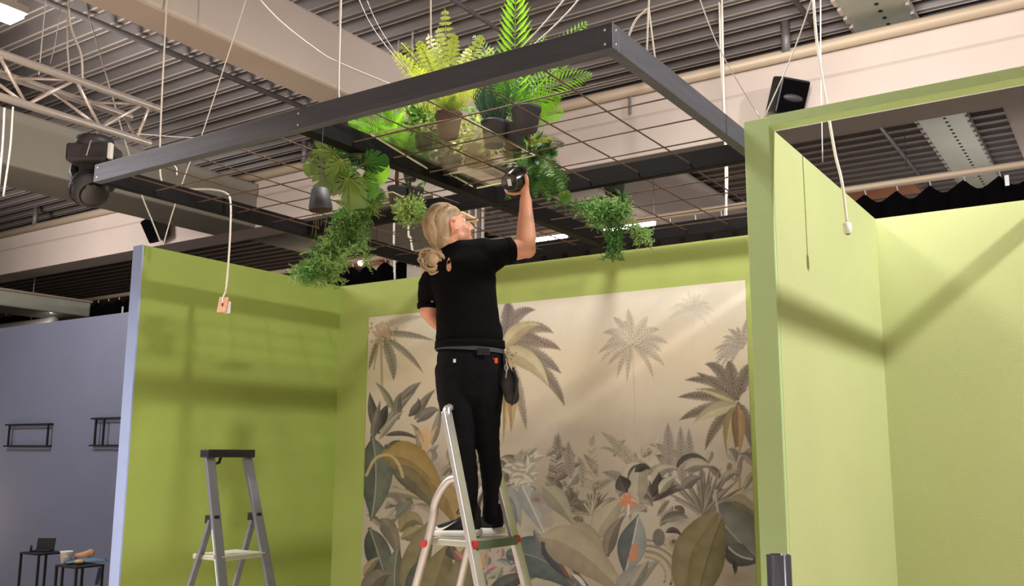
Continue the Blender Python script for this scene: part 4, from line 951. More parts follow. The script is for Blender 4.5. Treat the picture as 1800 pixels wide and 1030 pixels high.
# right hand round the pot
PCN = J(903, 317, -.01)                      # pot centre
POTR = .064
PAX = (UP * .42 + NF * .80 + NR * .36).normalized()   # pot axis, bottom towards camera
palm_c = J(924, 331, .02)
b.sweep([WR, WR.lerp(palm_c, .6), palm_c + UP * .01], [(.030, .024), (.036, .020), (.038, .016)], NF, 14)
pu = (palm_c - PCN).normalized()
def finger(base, a0, az, L, r):
    pts = []
    for k in range(5):
        t = k / 4; a = a0 + az * t * L / .09
        pts.append(base + t * L * 0 * UP)
    return pts
kn = []
side = PAX.cross(pu).normalized()
def onpot(ang, h, off=.009):                 # point on the pot's side: angle round the axis from the palm, height along the axis
    return PCN + PAX * h + (pu * math.cos(ang) + side * math.sin(ang)) * (POTR + off)
for k, (h, L, r) in enumerate(((.052, .95, .0078), (.034, 1.12, .0084), (.016, 1.18, .0086), (-.002, 1.05, .0084))):
    pts = [palm_c + PAX * (h - .028) * .9 + UP * .008] + [onpot(.15 + a * L, h, .010) for a in (.25, .6, .95, 1.25)]
    b.sweep(curve3(pts, 3), [r * 1.12] * 3 + [r] * (len(curve3(pts, 3)) - 5) + [r * .85] * 2, PAX, 10)
pts = [WR.lerp(palm_c, .45) - NR * .012, onpot(-.35, -.030, .014), onpot(-.75, -.026, .010), onpot(-1.1, -.018, .009)]
cp = curve3(pts, 3); b.sweep(cp, [.014] * 3 + [.0105] * (len(cp) - 5) + [.0088] * 2, PAX, 10)
# left arm and hand in front of her belly
SL, EL, WL = J(760, 478, .02), J(752, 548, .06), J(790, 590, .22)
b.sweep([J(800, 465), SL], [.055, .052], UP, 12)
b.sweep([SL, SL.lerp(EL, .5), EL], [.050, .044, .040], NF, 14)
b.sweep([EL, EL.lerp(WL, .3), EL.lerp(WL, .7), WL], [(.040, .038), (.041, .037), (.031, .028), (.026, .022)], UP, 14)
HL = WL + NR * .05 + NF * .03
b.sweep([WL, HL], [(.026, .018), (.036, .014)], UP, 12)
for k in range(4):
    s0 = HL + UP * (.026 - k * .017); d_ = (NR * .8 + NF * .5).normalized(); L = (.060, .070, .066, .052)[k]
    b.sweep([s0, s0 + d_ * L * .5, s0 + d_ * L * .8 - UP * .004 - NR * .004, s0 + d_ * L * .95 - NF * .018], [.009, .0085, .008, .0075], UP, 8)
b.sweep([WL + NR * .02 + UP * .012, WL + NR * .045 + UP * .045, WL + NR * .07 + UP * .055], [.012, .010, .009], NF, 8)
# legs inside the jeans
HLp, HRp = J(800, 645), J(853, 645)
KL, KR = J(815, 778, -.02), J(857, 782, .03)
AL, AR = J(827, 905, -.02), J(862, 905, .06)
for (h, k2, a2) in ((HLp, KL, AL), (HRp, KR, AR)):
    b.sweep([h, h.lerp(k2, .5), k2, k2.lerp(a2, .35), a2, a2 - UP * .02], [.06, .05, .034, .030, .020, .020], NR, 14)
body = remeshed(b, 'body', M['skin'], pr_, .0052, 5)
# eyes, brows, lips
for s in (-1, 1):
    e = HC + FD * .070 + HU * .012 + HS * s * .028
    ey = MB().ell(e, FD * .011, HS * .012, HU * .011, 12, 8).build('eye', M['white'], pr_, True)
    MB().ell(e + FD * .0095, FD * .003, HS * .005, HU * .005, 10, 6).build('iris', mat('iris_blue', rgb(60, 80, 96), .3), ey, True)
    MB().tube(curve3([e + HU * .020 - HS * s * .016 + FD * .012, e + HU * .025 + FD * .012, e + HU * .018 + HS * s * .018 + FD * .0], 4), .0028, 6).build('eyebrow', M['hair'], pr_, True)
MB().ell(HC + FD * .0935 - HU * .060, FD * .007, HS * .018, HU * .0075, 12, 8).build('lips', M['lip'], pr_, True)
# hair
h = MB()
h.ell(HC - FD * .036 + HU * .014, FD * .080, HS * .082, HU * .100, 24, 16)
h.ell(HC + FD * .010 + HU * .050, FD * .066, HS * .066, HU * .058, 20, 12)
h.ell(HC - FD * .056 - HU * .045, FD * .055, HS * .070, HU * .065, 20, 12)
nape = J(764, 438, -.03)
h.sweep([HC - FD * .06 - HU * .05, nape], [.050, .028], NR, 14)
hair = remeshed(h, 'hair', M['hair'], pr_, .006, 4, .0025, 60)
for s in (-1, 1):
    e = HC + FD * .010 - HU * .012 + HS * s * .078
    MB().tube(curve3([e + HU * .022 + FD * .010, e + HU * .030 - FD * .002, e + HU * .022 - FD * .015, e - FD * .017, e - HU * .018 - FD * .010, e - HU * .030 + FD * .003, e - HU * .020 + FD * .010], 4), .0052, 8).build('ear_rim', M['ear'], pr_, True)
r_ = random.Random(3); lk = MB()
for k in range(110):                                       # combed locks from the hairline to the nape
    a = r_.uniform(-1.35, 1.45); sa = math.sin(a); pts = []
    for j in range(7):
        t = j / 6; th = math.radians((42 + 62 * abs(sa)) - (165 - 30 * abs(sa)) * -t)
        th = math.radians(42 + 58 * abs(sa) + (165 - 50 * abs(sa)) * t)
        up_, fw = math.sin(th), math.cos(th)
        p = HC - FD * .022 + HU * .014 + (FD * .092 * fw + HU * .104 * up_) * (1 - .28 * abs(sa)) + HS * (.084 * sa * (1 - .25 * t))
        p += (p - HC).normalized() * (.004 + .005 * math.sin(t * 7 + k * 1.7)) + FD * (.006 * math.sin(t * 9 + k)); pts.append(p)
    pts = pts[:6] + [pts[6].lerp(nape, .5), nape + HS * r_.uniform(-.02, .02) + UP * r_.uniform(-.01, .02)]
    rr = r_.uniform(.0045, .0105); cp = curve3(pts, 3); lk.tube(cp, [(rr * 1.3, rr * .8)] * len(cp), 6)
lk.build('hair_lock', M['hair'], hair, True)['kind'] = 'stuff'
pt = MB(); pc_ = J(761, 456, -.05)
for k in range(60):
    a = r_.uniform(0, 6.28); ra = r_.uniform(.016, .046); c0 = pc_ + NR * r_.uniform(-.035, .03) + UP * r_.uniform(-.03, .02) + NF * r_.uniform(-.02, .02)
    pts = [nape + NR * r_.uniform(-.015, .015)] + [c0 + NR * (ra * math.cos(a + j * .9)) + UP * (ra * .9 * math.sin(a + j * .9)) + NF * (.01 * math.sin(j + k)) for j in range(6)]
    cp = curve3(pts, 4); rr = r_.uniform(.004, .0075); pt.tube(cp, rr, 6)
pt.ell(pc_, NR * .050, NF * .034, UP * .040)
pt.build('ponytail', M['hair'], pr_, True)
MB().tube([nape + NR * .02 * math.cos(a) + NF * .02 * math.sin(a) for a in np.linspace(0, 6.28, 12)], .004, 6).build('hair_tie', M['darkpl'], pr_, True)
# t-shirt
s_ = MB()
s_.sweep([J(826, 606), J(825, 590), J(822, 560), J(819, 525), J(814, 492), J(812, 466), J(811, 452)], [(.155, .118), (.160, .122), (.150, .112), (.147, .112), (.158, .118), (.160, .108), (.135, .085)], NR, 30)
s_.sweep([J(775, 466), J(808, 446), J(850, 440, .01)], [(.055, .055), (.060, .065), (.062, .062)], NF, 18)
s_.sweep([NB - UP * .02, NB + UP * .004], [(.072, .070), (.068, .064)], NR, 18)
s_.sweep([J(815, 470), SR.lerp(J(815, 470), .4), SR, SR.lerp(ER, .28), SR.lerp(ER, .48)], [(.095, .08), (.085, .075), (.072, .066), (.066, .064), (.068, .066)], UP, 20)
s_.sweep([J(842, 480), J(862, 462, .01), J(882, 452, .02)], [.05, .055, .045], UP, 14)
s_.sweep([J(800, 480), J(764, 474, .01), J(755, 500, .03), J(751, 530, .05)], [(.085, .075), (.058, .056), (.056, .055), (.046, .048)], NF, 18)
shirt = remeshed(s_, 't_shirt', M['shirt'], pr_, .0065, 7, .0035, 13)
# sleeve ends and hem bands
d_ = (ER - SR).normalized(); q = SR.lerp(ER, .56)
MB().tube([q - d_ * .012, q + d_ * .012], [.0665, .0675], 22, ref=UP).build('cuff', M['shirt'], shirt, True)
q = J(751, 538, .055); MB().tube([q + UP * .012, q - UP * .012], [(.050, .050), (.0485, .048)], 22, ref=NR).build('cuff', M['shirt'], shirt, True)
MB().tube([J(826, 600), J(826, 613)], [(.166, .128), (.168, .130)], 30, ref=NR).build('hem', M['shirt'], shirt, True)
# keyhole opening at the nape
kc, kn_ = hit(shirt, 789, 465, 0)
kt = UP - kn_ * UP.dot(kn_); kt.normalize(); ks = kt.cross(kn_)
kh = MB(); pts = []
for k in range(20):
    a = k / 20 * 6.283; x_ = .012 * math.sin(a) * (1.15 - .5 * math.cos(a)) / 1.3; y_ = .034 * math.cos(a)
    q, n_ = hit(shirt, 789 + (x_) / .00268, 465 - y_ / .00268 * .98, .003); pts.append(q if q else kc + ks * x_ + kt * y_)
kh.poly(pts)
kh.build('keyhole_opening', M['skin'], shirt)
# jeans
j_ = MB()
j_.sweep([J(826, 612), J(826, 630), J(827, 655), J(827, 672)], [(.150, .112), (.158, .122), (.158, .128), (.145, .118)], NR, 28)
for (pts, rad) in ((([J(798, 650, 0), J(800, 690, -.01), J(803, 725, -.015), J(811, 765, -.02), J(818, 800, -.02), J(824, 840, -.02), J(827, 880, -.02), J(828, 908, -.02)]), [(.092, .105), (.088, .095), (.076, .082), (.060, .064), (.050, .056), (.045, .052), (.034, .040), (.034, .040)]),
                   (([J(854, 650, .01), J(853, 690, .02), J(853, 725, .03), J(855, 765, .03), J(860, 800, .04), J(864, 835, .05), J(863, 875, .06), J(861, 908, .06)]), [(.092, .105), (.086, .095), (.076, .084), (.062, .066), (.052, .058), (.050, .056), (.037, .042), (.037, .042)])):
    j_.sweep(pts, rad, NR, 22)
jeans = remeshed(j_, 'jeans', M['jeans'], pr_, .0065, 5, .0032, 22)
MB().tube([J(826, 606), J(826, 617)], [(.160, .122), (.161, .123)], 30, ref=NR).build('waistband', M['jeans'], jeans, True)
for (x0, x1) in ((782, 816), (838, 868)):
    pts = [hit(jeans, x, y, .003)[0] for x, y in ((x0, 630), (x1, 632), (x1 - 2, 662), ((x0 + x1) / 2, 671), (x0 + 2, 660))]
    if all(pts):
        o_ = MB(); cc_ = sum(pts, Vector()) / 5
        for k in range(5): o_.v += [tuple(pts[k])]
        o_.v.append(tuple(cc_ - NF * .004)); o_.f = [(k, (k + 1) % 5, 5) for k in range(5)]
        o_.build('back_pocket', M['jeans'], jeans)
c = hit(jeans, 799, 634, .004)[0]; MB().obox(c, NR * .006, NF * .002, UP * .008).build('pocket_tag', M['paper'], jeans)
# belt with buckle
bl = MB(); ring = []
for k in range(33):
    a = k / 32 * 6.283; ring.append(J(826, 612) + NR * (.163 * math.cos(a)) + NF * (.126 * math.sin(a)) + UP * (-.010 * math.cos(a) - .010))
for k in range(32): bl.bar(ring[k], ring[k + 1] + (ring[k + 1] - ring[k]) * .05, .003, .020)
belt = bl.build('belt', M['belt'], pr_)
c = J(850, 618, -.124); MB().obox(c, NR * .030, NF * .006, UP * .015).build('buckle', M['blackpl'], belt, bevel=.003)
# shoes
def shoe(heel, d, lab, sw):
    d = d.normalized(); sd = d.cross(UP)
    h0 = Vector((heel.x, heel.y, PLATZ))
    b_ = MB(); P = lambda t, z: h0 + d * (t * .255) + UP * z
    b_.sweep([P(.06, .055), P(.25, .052), P(.5, .045), P(.75, .034), P(.93, .028)], [(.028, .030), (.030, .032), (.032, .028), (.034, .018), (.022, .010)], sd, 18)
    b_.sweep([P(.10, .05), P(.12, .09), P(.13, .115)], [(.029, .036), (.030, .038), (.032, .042)], sd, 16)
    b_.sweep([P(.2, .09), P(.42, .062)], [(.026, .022), (.03, .018)], sd, 12)
    o_ = remeshed(b_, 'shoe', M['shoe'], pr_, .0048, 4)
    so = MB()
    prof = [(-.03, .026), (.1, .038), (.3, .038), (.5, .040), (.72, .045), (.9, .038), (1.0, .016)]
    n_ = len(prof); i0 = 0
    for (zlo, zhi, ex) in ((.0, .026, 1.0),):
        top = []; bot = []
        for t, w_ in prof:
            lift = .010 * max(0, (t - .75) / .25) ** 2 + .004 * max(0, (.1 - t) / .1)
            for s in (-1, 1): so.v.append(tuple(P(t, lift) + sd * s * w_ * .95)); so.v.append(tuple(P(t, .015 + lift * 1.2) + sd * s * w_ * 1.06)); so.v.append(tuple(P(t, .032 - .008 * t + lift * .8) + sd * s * w_))
    for k in range(n_ - 1):
        a = k * 6; c_ = a + 6
        so.f += [(a, a + 1, c_ + 1, c_), (a + 1, a + 2, c_ + 2, c_ + 1), (a + 3, c_ + 3, c_ + 4, a + 4), (a + 4, c_ + 4, c_ + 5, a + 5), (a + 2, a + 5, c_ + 5, c_ + 2), (a, c_, c_ + 3, a + 3)]
    so.f += [(0, 3, 4, 1), (1, 4, 5, 2)]; e = (n_ - 1) * 6; so.f += [(e, e + 1, e + 4, e + 3), (e + 1, e + 2, e + 5, e + 4)]
    so_ = so.build('sole', M['sole'], o_, True); so_.modifiers.new('b', 'BEVEL').width = .003
    # check-mark emblem on the outer side
    ps = [(.78, .040), (.74, .031), (.66, .033), (.54, .045), (.38, .066), (.54, .040), (.66, .022), (.75, .018), (.81, .028)]
    for s in (1,):
        e_ = MB(); pts = [P(t, z + .006) + (-sd if sd.dot(NF) > 0 else sd) * (.0345 - .02 * max(0, t - .72)) for t, z in ps]
        for k in range(4): e_.poly([pts[k], pts[k + 1], pts[7 - k], pts[8 - k]] if k < 4 else pts[:3])
        e2 = e_.build('emblem', M['white'], o_); m_ = e2.modifiers.new('s', 'SOLIDIFY'); m_.thickness = .004; m_.offset = 0
    for k in range(4):
        q = P(.24 + k * .07, .098 - k * .011); MB().tube([q + sd * .02, q + UP * .006, q - sd * .02], .0025, 6).build('lace', M['blackpl'], o_)
    if sw:
        q = P(.30, .105); MB().tube(curve3([q, q + UP * .018 + d * .02, q + d * .035 - UP * .002, q + UP * .004], 4), .0028, 6).build('lace', M['blackpl'], o_, True)
    return o_
FTD = (-NR * .93 + NF * .36)
hl = J(842, 935, -.03); hr = J(880, 935, .09)
shoe(hl, FTD, '', True); shoe(hr, (-NR * .80 + NF * .60), '', False)
# belt bag hanging at her right hip
bc = J(897, 676, -.02)
t = thing('belt_bag', bc, 'dark grey belt bag hanging at her right hip', 'bag')
bb = MB(); bb.sweep([J(890, 652, -.02), J(895, 672, -.03), J(900, 698, -.03)], [(.026, .030), (.042, .040), (.036, .036)], NR, 16)
bb.sweep([J(886, 625, -.03), J(889, 640, -.03), J(892, 660, -.02)], [(.012, .026), (.014, .03), (.02, .03)], NR, 12)
remeshed(bb, 'pouch', M['bag'], t, .006, 5, .002, 30)
MB().sweep([J(902, 648, -.05), J(909, 668, -.06), J(907, 690, -.065), J(900, 712, -.05)], [(.006, .02), (.008, .03), (.007, .028), (.004, .012)], NR, 10).build('flap', M['bag'], t, True)
MB().tube([J(890, 630, -.07), J(891, 650, -.075), J(889, 664, -.075)], .003, 6).build('zip', M['wire'], t)
MB().tube(curve3([J(889, 640, -.08), J(893, 646, -.085), J(890, 652, -.08), J(887, 646, -.08), J(889, 640, -.08)], 3), .0022, 6).build('ring', M['wire'], t, True)
c = hit(jeans, 872, 634, .004)[0]
t = thing('utility_knife', c, 'orange-handled cutter sticking out of her pocket', 'tool')
MB().obox(c, NR * .008, NF * .006, UP * .013).build('handle', M['orange'], t, bevel=.003)
MB().obox(c - NR * .013, NR * .003, NF * .006, UP * .014).build('clip', M['red'], t, bevel=.002)
# the pot in her hand
t = thing('potted_plant', PCN, 'glossy black pot with small fern held up in her raised hand', 'plant')
MB().lathe(PCN - PAX * .055, PAX, [(.001, .004), (.036, .004), (.040, 0), (.044, .004), (.058, .095), (.064, .097), (.065, .112), (.060, .112), (.056, .09)], 30, False).build('pot', M['gloss'], t, True)
MB().lathe(PCN + PAX * .035, PAX, [(.055, 0), (.03, .008), (.001, .010)], 20, False).build('soil', M['soil'], t, True)
c = PCN - PAX * .0535; u_, v_ = perp(PAX)
vv_ = (UP - PAX * UP.dot(PAX)).normalized(); uu_ = vv_.cross(PAX)
MB().obox(c - PAX * .0008, uu_ * .0095, vv_ * .017, PAX * .0008).build('label_sticker', M['paper'], t)
HELD = t

# ------------------------------------------------------------------ plants
PZ = SZ + .001
pr2 = random.Random(11)
def bez(a, b_, c, n):
    return [a * (1 - t) ** 2 + b_ * (2 * t * (1 - t)) + c * t * t for t in [k / (n - 1) for k in range(n)]]
def frond(a, tip, m, parent, lift=.06, n=22, L=.09, w=.010, ang=55, droop=.25, name='frond', face=None, r=.0022, tipw=.35, stem=True, jit=.1):
    """a midrib with two rows of narrow folded leaflets"""
    a = Vector(a); tip = Vector(tip); mid = (a + tip) / 2 + UP * lift
    P = bez(a, mid, tip, n + 3); mb = MB(); mb.tube(P[::2] + [P[-1]], r, 4)
    for k in range(2, len(P) - 1):
        t = k / (len(P) - 1); d = (P[k + 1] - P[k - 1]).normalized()
        if face is not None: s = d.cross(face).normalized()
        else: s = d.cross(UP).normalized() if abs(d.z) < .95 else d.cross(NF).normalized()
        nrm = s.cross(d)
        l = L * (math.sin(math.pi * min(1, max(.06, t * .93 + .07))) ** .6) * (1 - (1 - tipw) * t)
        ca, sa = math.cos(math.radians(ang - 18 * t)), math.sin(math.radians(ang - 18 * t))
        for q in (-1, 1):
            ll = l * (1 + pr2.uniform(-jit, jit)); e = (d * ca + s * q * sa + nrm * .12).normalized()
            b0 = P[k]; m1 = b0 + e * ll * .5 + nrm * .004; t1 = b0 + e * ll - UP * ll * droop
            wv = e.cross(nrm).normalized() * (w / 2)
            i = len(mb.v); mb.v += [tuple(b0), tuple(m1 + wv), tuple(t1), tuple(m1 - wv), tuple(m1 - nrm * w * .25)]
            mb.f += [(i, i + 1, i + 4), (i + 1, i + 2, i + 4), (i, i + 4, i + 3), (i + 3, i + 4, i + 2)]
    return mb.build(name, m, parent)
def feather(a, tip, m, parent, lift=.05, n=14, L=.07, sub=6, w=.011, droop=.15, name='frond', face=None):
    """twice-cut fern frond"""
    a = Vector(a); tip = Vector(tip); P = bez(a, (a + tip) / 2 + UP * lift, tip, n + 2); mb = MB(); mb.tube(P[::3] + [P[-1]], .0016, 4)
    for k in range(2, len(P) - 1):
        t = k / (len(P) - 1); d = (P[k + 1] - P[k - 1]).normalized(); s = d.cross(face if face is not None else UP)
        s = s.normalized() if s.length > .05 else d.cross(NF).normalized(); nrm = s.cross(d)
        l = L * (math.sin(math.pi * (t * .85 + .12)) ** .5) * (1 - .7 * t)
        for q in (-1, 1):
            e = (d * .45 + s * q * .9).normalized(); g = e.cross(nrm).normalized()
            for j in range(1, sub + 1):
                u = j / sub; b0 = P[k] + e * l * u - UP * droop * l * u * u; h = w * (1.15 - u * .8)
                for qq in (-1, 1):
                    i = len(mb.v); c1 = b0 + (e * .5 + g * qq) * h
                    mb.v += [tuple(b0 - e * h * .35), tuple(c1), tuple(b0 + e * h * .45)]; mb.f.append((i, i + 1, i + 2))
    return mb.build(name, m, parent)
def pot(t, base, r0, r1, h, m, ax=UP, name='pot', rim=True):
    prof = [(r0, 0), (r1, h * .86)] + ([(r1 * 1.07, h * .87), (r1 * 1.07, h), (r1 * .96, h), (r1 * .92, h * .8)] if rim else [(r1, h), (r1 * .92, h), (r1 * .9, h * .8)])
    o = MB().lathe(base, ax, prof, 28).build(name, m, t, True)
    MB().lathe(Vector(base) + Vector(ax) * h * .84, ax, [(r1 * .93, 0), (r1 * .4, .008), (.001, .012)], 20, False).build('soil', M['soil'], t, True)
    return o
def pthing(base, lab, g=None): return thing('potted_plant', base, lab, 'plant', g)
D0 = 3.95
def Q(x, y, D): return atd(x, y, D)

# A: yellow-green fern in the woven brown pot on the sheet
b0 = atz(788, 242, PZ); DA = (b0 - CAM).dot(NF)
t = pthing(b0, 'yellow-green fern in a woven brown pot on the acrylic sheet')
pot(t, b0, .045, .062, .115, M['brownpot'])
c = b0 + UP * .11
for (x, y, dd) in ((782, 14, .05), (690, 92, -.1), (705, 75, .1), (735, 72, -.05), (722, 118, -.2), (848, 60, .05), (862, 112, -.1), (760, 84, .1), (825, 84, .15), (745, 130, -.25), (800, 60, 0), (838, 140, -.2), (715, 150, .1), (770, 48, .1), (815, 118, -.2), (868, 84, .2), (780, 110, .3), (752, 60, .2)):
    feather(c + NR * pr2.uniform(-.03, .03), Q(x, y, DA + dd), M['leaf_fern'], t, .05, 15, .10, 6, .014, .2, face=NF + UP * .3)
for (x, y, dd) in ((812, 150, .1), (762, 170, -.1), (838, 190, .05), (750, 205, -.05), (800, 168, -.1), (822, 175, -.05)):
    frond(c, Q(x, y, DA + dd), M['leaf_soft'], t, .02, 12, .05, .009)
# B: cycas-like palm with its tall bright frond
b0 = atz(903, 262, PZ); DB = (b0 - CAM).dot(NF)
t = pthing(b0, 'bright palm with long feathery fronds, its tallest frond rising past the front beam')
pot(t, b0, .042, .056, .12, M['pot'])
c = b0 + UP * .12
frond(c, Q(907, -40, DB - .25), M['leaf_lime'], t, .02, 19, .15, .019, 50, .0, face=NF, tipw=.7)
for (x, y, dd, li) in ((1042, 132, -.2, .13), (1034, 38, .0, .14), (985, 172, -.2, .06), (990, 198, .1, .05), (832, 62, .1, .12), (1000, 110, .2, .12), (850, 100, -.2, .08), (960, 60, .3, .1), (880, 120, -.3, .1)):
    frond(c, Q(x, y, DB + dd), M['leaf_lime'] if x > 880 else M['leaf_mid'], t, li, 20, .11, .010, 58, .1, face=NF + UP * .25, tipw=.6)
for (x, y, dd, li) in ((930, 150, -.1, .03), (945, 175, .1, .03), (870, 160, .2, .04), (960, 140, .2, .05)):
    frond(c, Q(x, y, DB + dd), M['leaf_mid'], t, li, 20, .07, .010, 55, .3)
# C: blue-green grass in a charcoal pot
b0 = atz(868, 258, PZ); DC = (b0 - CAM).dot(NF)
t = pthing(b0, 'dark blue-green grass in a charcoal pot left of the bright palm')
pot(t, b0, .044, .060, .125, M['pot'])
g = MB()
for k in range(170):
    a = b0 + UP * .12 + NR * pr2.uniform(-.05, .05) + NF * pr2.uniform(-.04, .04)
    e = a + UP * pr2.uniform(.16, .34) + NR * pr2.uniform(-.10, .10) + NF * pr2.uniform(-.08, .08); m_ = (a + e) / 2 + (a - b0 - UP * .12) * .4
    w_ = NR * .0022; g.v += [tuple(a - w_), tuple(a + w_), tuple(m_ + w_), tuple(m_ - w_), tuple(e)]; i = len(g.v) - 5; g.f += [(i, i + 1, i + 2, i + 3), (i + 3, i + 2, i + 4)]
g.build('grass_blades', M['leaf_blue'], t)['kind'] = 'stuff'
# D: blurred brown basket under the sheet + E small charcoal pot
b0 = atz(838, 292, PZ); t = pthing(b0, 'cream-flecked bush in a pale basket behind the acrylic sheet')
pot(t, b0, .052, .072, .10, mat('pale_basket', rgb(140, 126, 100), .85, var=.3, vscale=30, stretch=(1, 1, 5)), rim=False)
def bush(t, c, R_, n, m, L=.03, w=.018, name='foliage', flat=1.0):
    mb = MB()
    for k in range(n):
        v = Vector((pr2.gauss(0, 1), pr2.gauss(0, 1), pr2.gauss(0, 1) * flat)); v = v.normalized() * R_ * (.45 + .6 * pr2.random())
        p = Vector(c) + v; d = (v + Vector((pr2.uniform(-.5, .5), pr2.uniform(-.5, .5), pr2.uniform(-.3, .6))) * R_).normalized(); u, x_ = perp(d); a_ = pr2.uniform(0, 6.28); u = u * math.cos(a_) + x_ * math.sin(a_)
        i = len(mb.v); mb.v += [tuple(p), tuple(p + d * L * .5 + u * w / 2), tuple(p + d * L), tuple(p + d * L * .5 - u * w / 2)]; mb.f.append((i, i + 1, i + 2, i + 3))
    o = mb.build(name, m, t); o['kind'] = 'stuff'; return o
bush(t, b0 + UP * .16, .12, 420, M['leaf_cream']); bush(t, b0 + UP * .18 + NR * .03, .13, 200, M['leaf_mid'], name='foliage')
b0 = atz(790, 309, PZ); t = pthing(b0, 'charcoal pot standing alone near the middle beam, with small dark leaves')
pot(t, b0, .036, .052, .098, M['pot']); bush(t, b0 + UP * .15, .09, 220, M['leaf_dark'], .05, .022)
# added variegated plant between areca and yellow fern, cream leaves imitate highlights
b0 = atz(745, 262, PZ); t = pthing(b0, 'added leafy plant, cream flecks as highlights, left of the woven brown pot')
pot(t, b0, .035, .045, .07, M['pot'], rim=False); bush(t, b0 + UP * .17, .08, 130, M['leaf_cream'], .04, .018); bush(t, b0 + UP * .12, .08, 170, M['leaf_mid'], .05, .022)
# areca palm, left of the middle beam
b0 = atz(699, 357, PZ); DE = (b0 - CAM).dot(NF)
t = pthing(b0, 'areca palm with brown stem seen through the frame above the twin pots')
pot(t, b0, .046, .060, .095, M['pot'])
c = Q(700, 268, DE - .25); MB().tube([b0 + UP * .08, Q(697, 315, DE - .1), c], .012, 8).build('trunk', M['bark'], t, True)
for (x, y, dd) in ((604, 198, -.6), (622, 232, -.7), (650, 165, -.5), (690, 150, -.5), (730, 160, -.4), (758, 185, -.5), (752, 225, -.5), (640, 262, -.8), (672, 185, -.3), (712, 195, -.8), (612, 215, -.3), (735, 262, -.7), (662, 222, -.9), (765, 248, -.4), (700, 215, -.9), (745, 205, -.2), (680, 240, -.9), (770, 280, -.5)):
    frond(c + NR * pr2.uniform(-.02, .02), Q(x, y, DE + dd), M['leaf_lime'] if y < 240 else M['leaf_mid'], t, .05, 21, .12, .0105, 46, .08, face=NF + UP * .25, tipw=.5)
bush(t, Q(765, 290, DE - .4), .07, 50, M['leaf_dark'], .08, .026)
b0 = atz(729, 358, PZ); t = pthing(b0, 'smaller charcoal pot right of the areca pot, with low ferny leaves')
pot(t, b0, .036, .050, .095, M['pot'])
bush(t, b0 + UP * .12, .04, 40, M['leaf_mid'], .05, .02)
# monstera
def mleaf(c, size, nrm, tipd, m, parent, holes=5, cut=.45):
    nrm = nrm.normalized(); tipd = (tipd - nrm * tipd.dot(nrm)).normalized(); sd = tipd.cross(nrm); mb = MB(); rim = []; n_ = 96
    for k in range(n_ + 1):
        a = -math.pi + 2 * math.pi * k / n_
        r = size * (.50 + .14 * math.cos(a) + .20 * max(0, math.cos(a)) ** 6) * (1.05 if abs(a) < 2.6 else .80 - (abs(a) - 2.6) * .5)
        if cut and .35 < abs(a) < 2.5:
            ph = (abs(a) * 2.2) % 1.0
            if ph < .13: r *= (1 - cut)
        rim.append(Vector(c) + tipd * r * math.cos(a) + sd * r * math.sin(a) - nrm * (r * r / size) * .28)
    mb.v = [tuple(Vector(c) - tipd * size * .18)] + [tuple(p) for p in rim]
    mb.f = [(0, k, k + 1) for k in range(1, n_ + 1)]
    o = mb.build('leaf', m, parent, True)
    vb = MB(); c0 = Vector(c) - tipd * size * .18
    off = -nrm * .0 + (nrm * .002)
    for a in (0, .55, -.55, 1.1, -1.1, 1.7, -1.7):
        r = size * .42; e = Vector(c) + tipd * r * math.cos(a) + sd * r * math.sin(a) - nrm * (r * r / size) * .28
        vb.bar(c0 + off * .6, e + off * .6, .0015, .0015)
        vb.bar(c0 - off * .6, e - off * .6, .0015, .0015)
    vb.build('vein', M['leaf_fern'], o); return o
b0 = Q(628, 345, 4.6); b0.z = PZ; DM = (b0 - CAM).dot(NF)
t = pthing(b0, 'monstera with big split leaves left of the middle beam')
pot(t, b0, .045, .06, .11, M['pot'])
hub = Q(622, 300, DM - .2)
for (x, y, s, m, tx, ty, dd) in ((582, 272, .19, 'leaf_mon', -.7, -.5, -.35), (586, 305, .19, 'leaf_mon', -.5, -.8, -.45), (613, 322, .18, 'leaf_mon', .1, -1, -.5), (600, 256, .13, 'leaf_mid', -.5, .6, -.2), (628, 272, .15, 'leaf_blue', -.3, .2, -.3),
                                 (648, 286, .14, 'leaf_dark', .6, .1, -.3), (662, 292, .14, 'leaf_lime', .1, -1, -.25), (640, 318, .13, 'leaf_mid', .4, -.9, -.4), (572, 262, .09, 'leaf_mon', -.5, .8, -.1), (615, 345, .10, 'leaf_mon', .2, -1, -.4), (575, 325, .12, 'leaf_mon', -.8, -.6, -.2), (567, 292, .15, 'leaf_mon', -.9, -.3, -.3), (630, 338, .12, 'leaf_mid', .3, -1, -.42), (598, 288, .14, 'leaf_mon', -.2, -.9, -.5)):
    c = Q(x, y, DM + dd); q = hub.lerp(c, .5) + UP * .02
    MB().tube(bez(hub, q, c, 6), .0032, 5).build('petiole', M['leaf_soft'], t)
    mleaf(c, s * .80, (-NF * .85 - UP * .45 + NR * pr2.uniform(-.4, .4)), NR * tx + UP * ty, M[m], t, cut=.5 if 'lime' not in m else 0)
MB().tube([b0 + UP * .1, hub], .010, 8).build('stem', M['stem'], t)
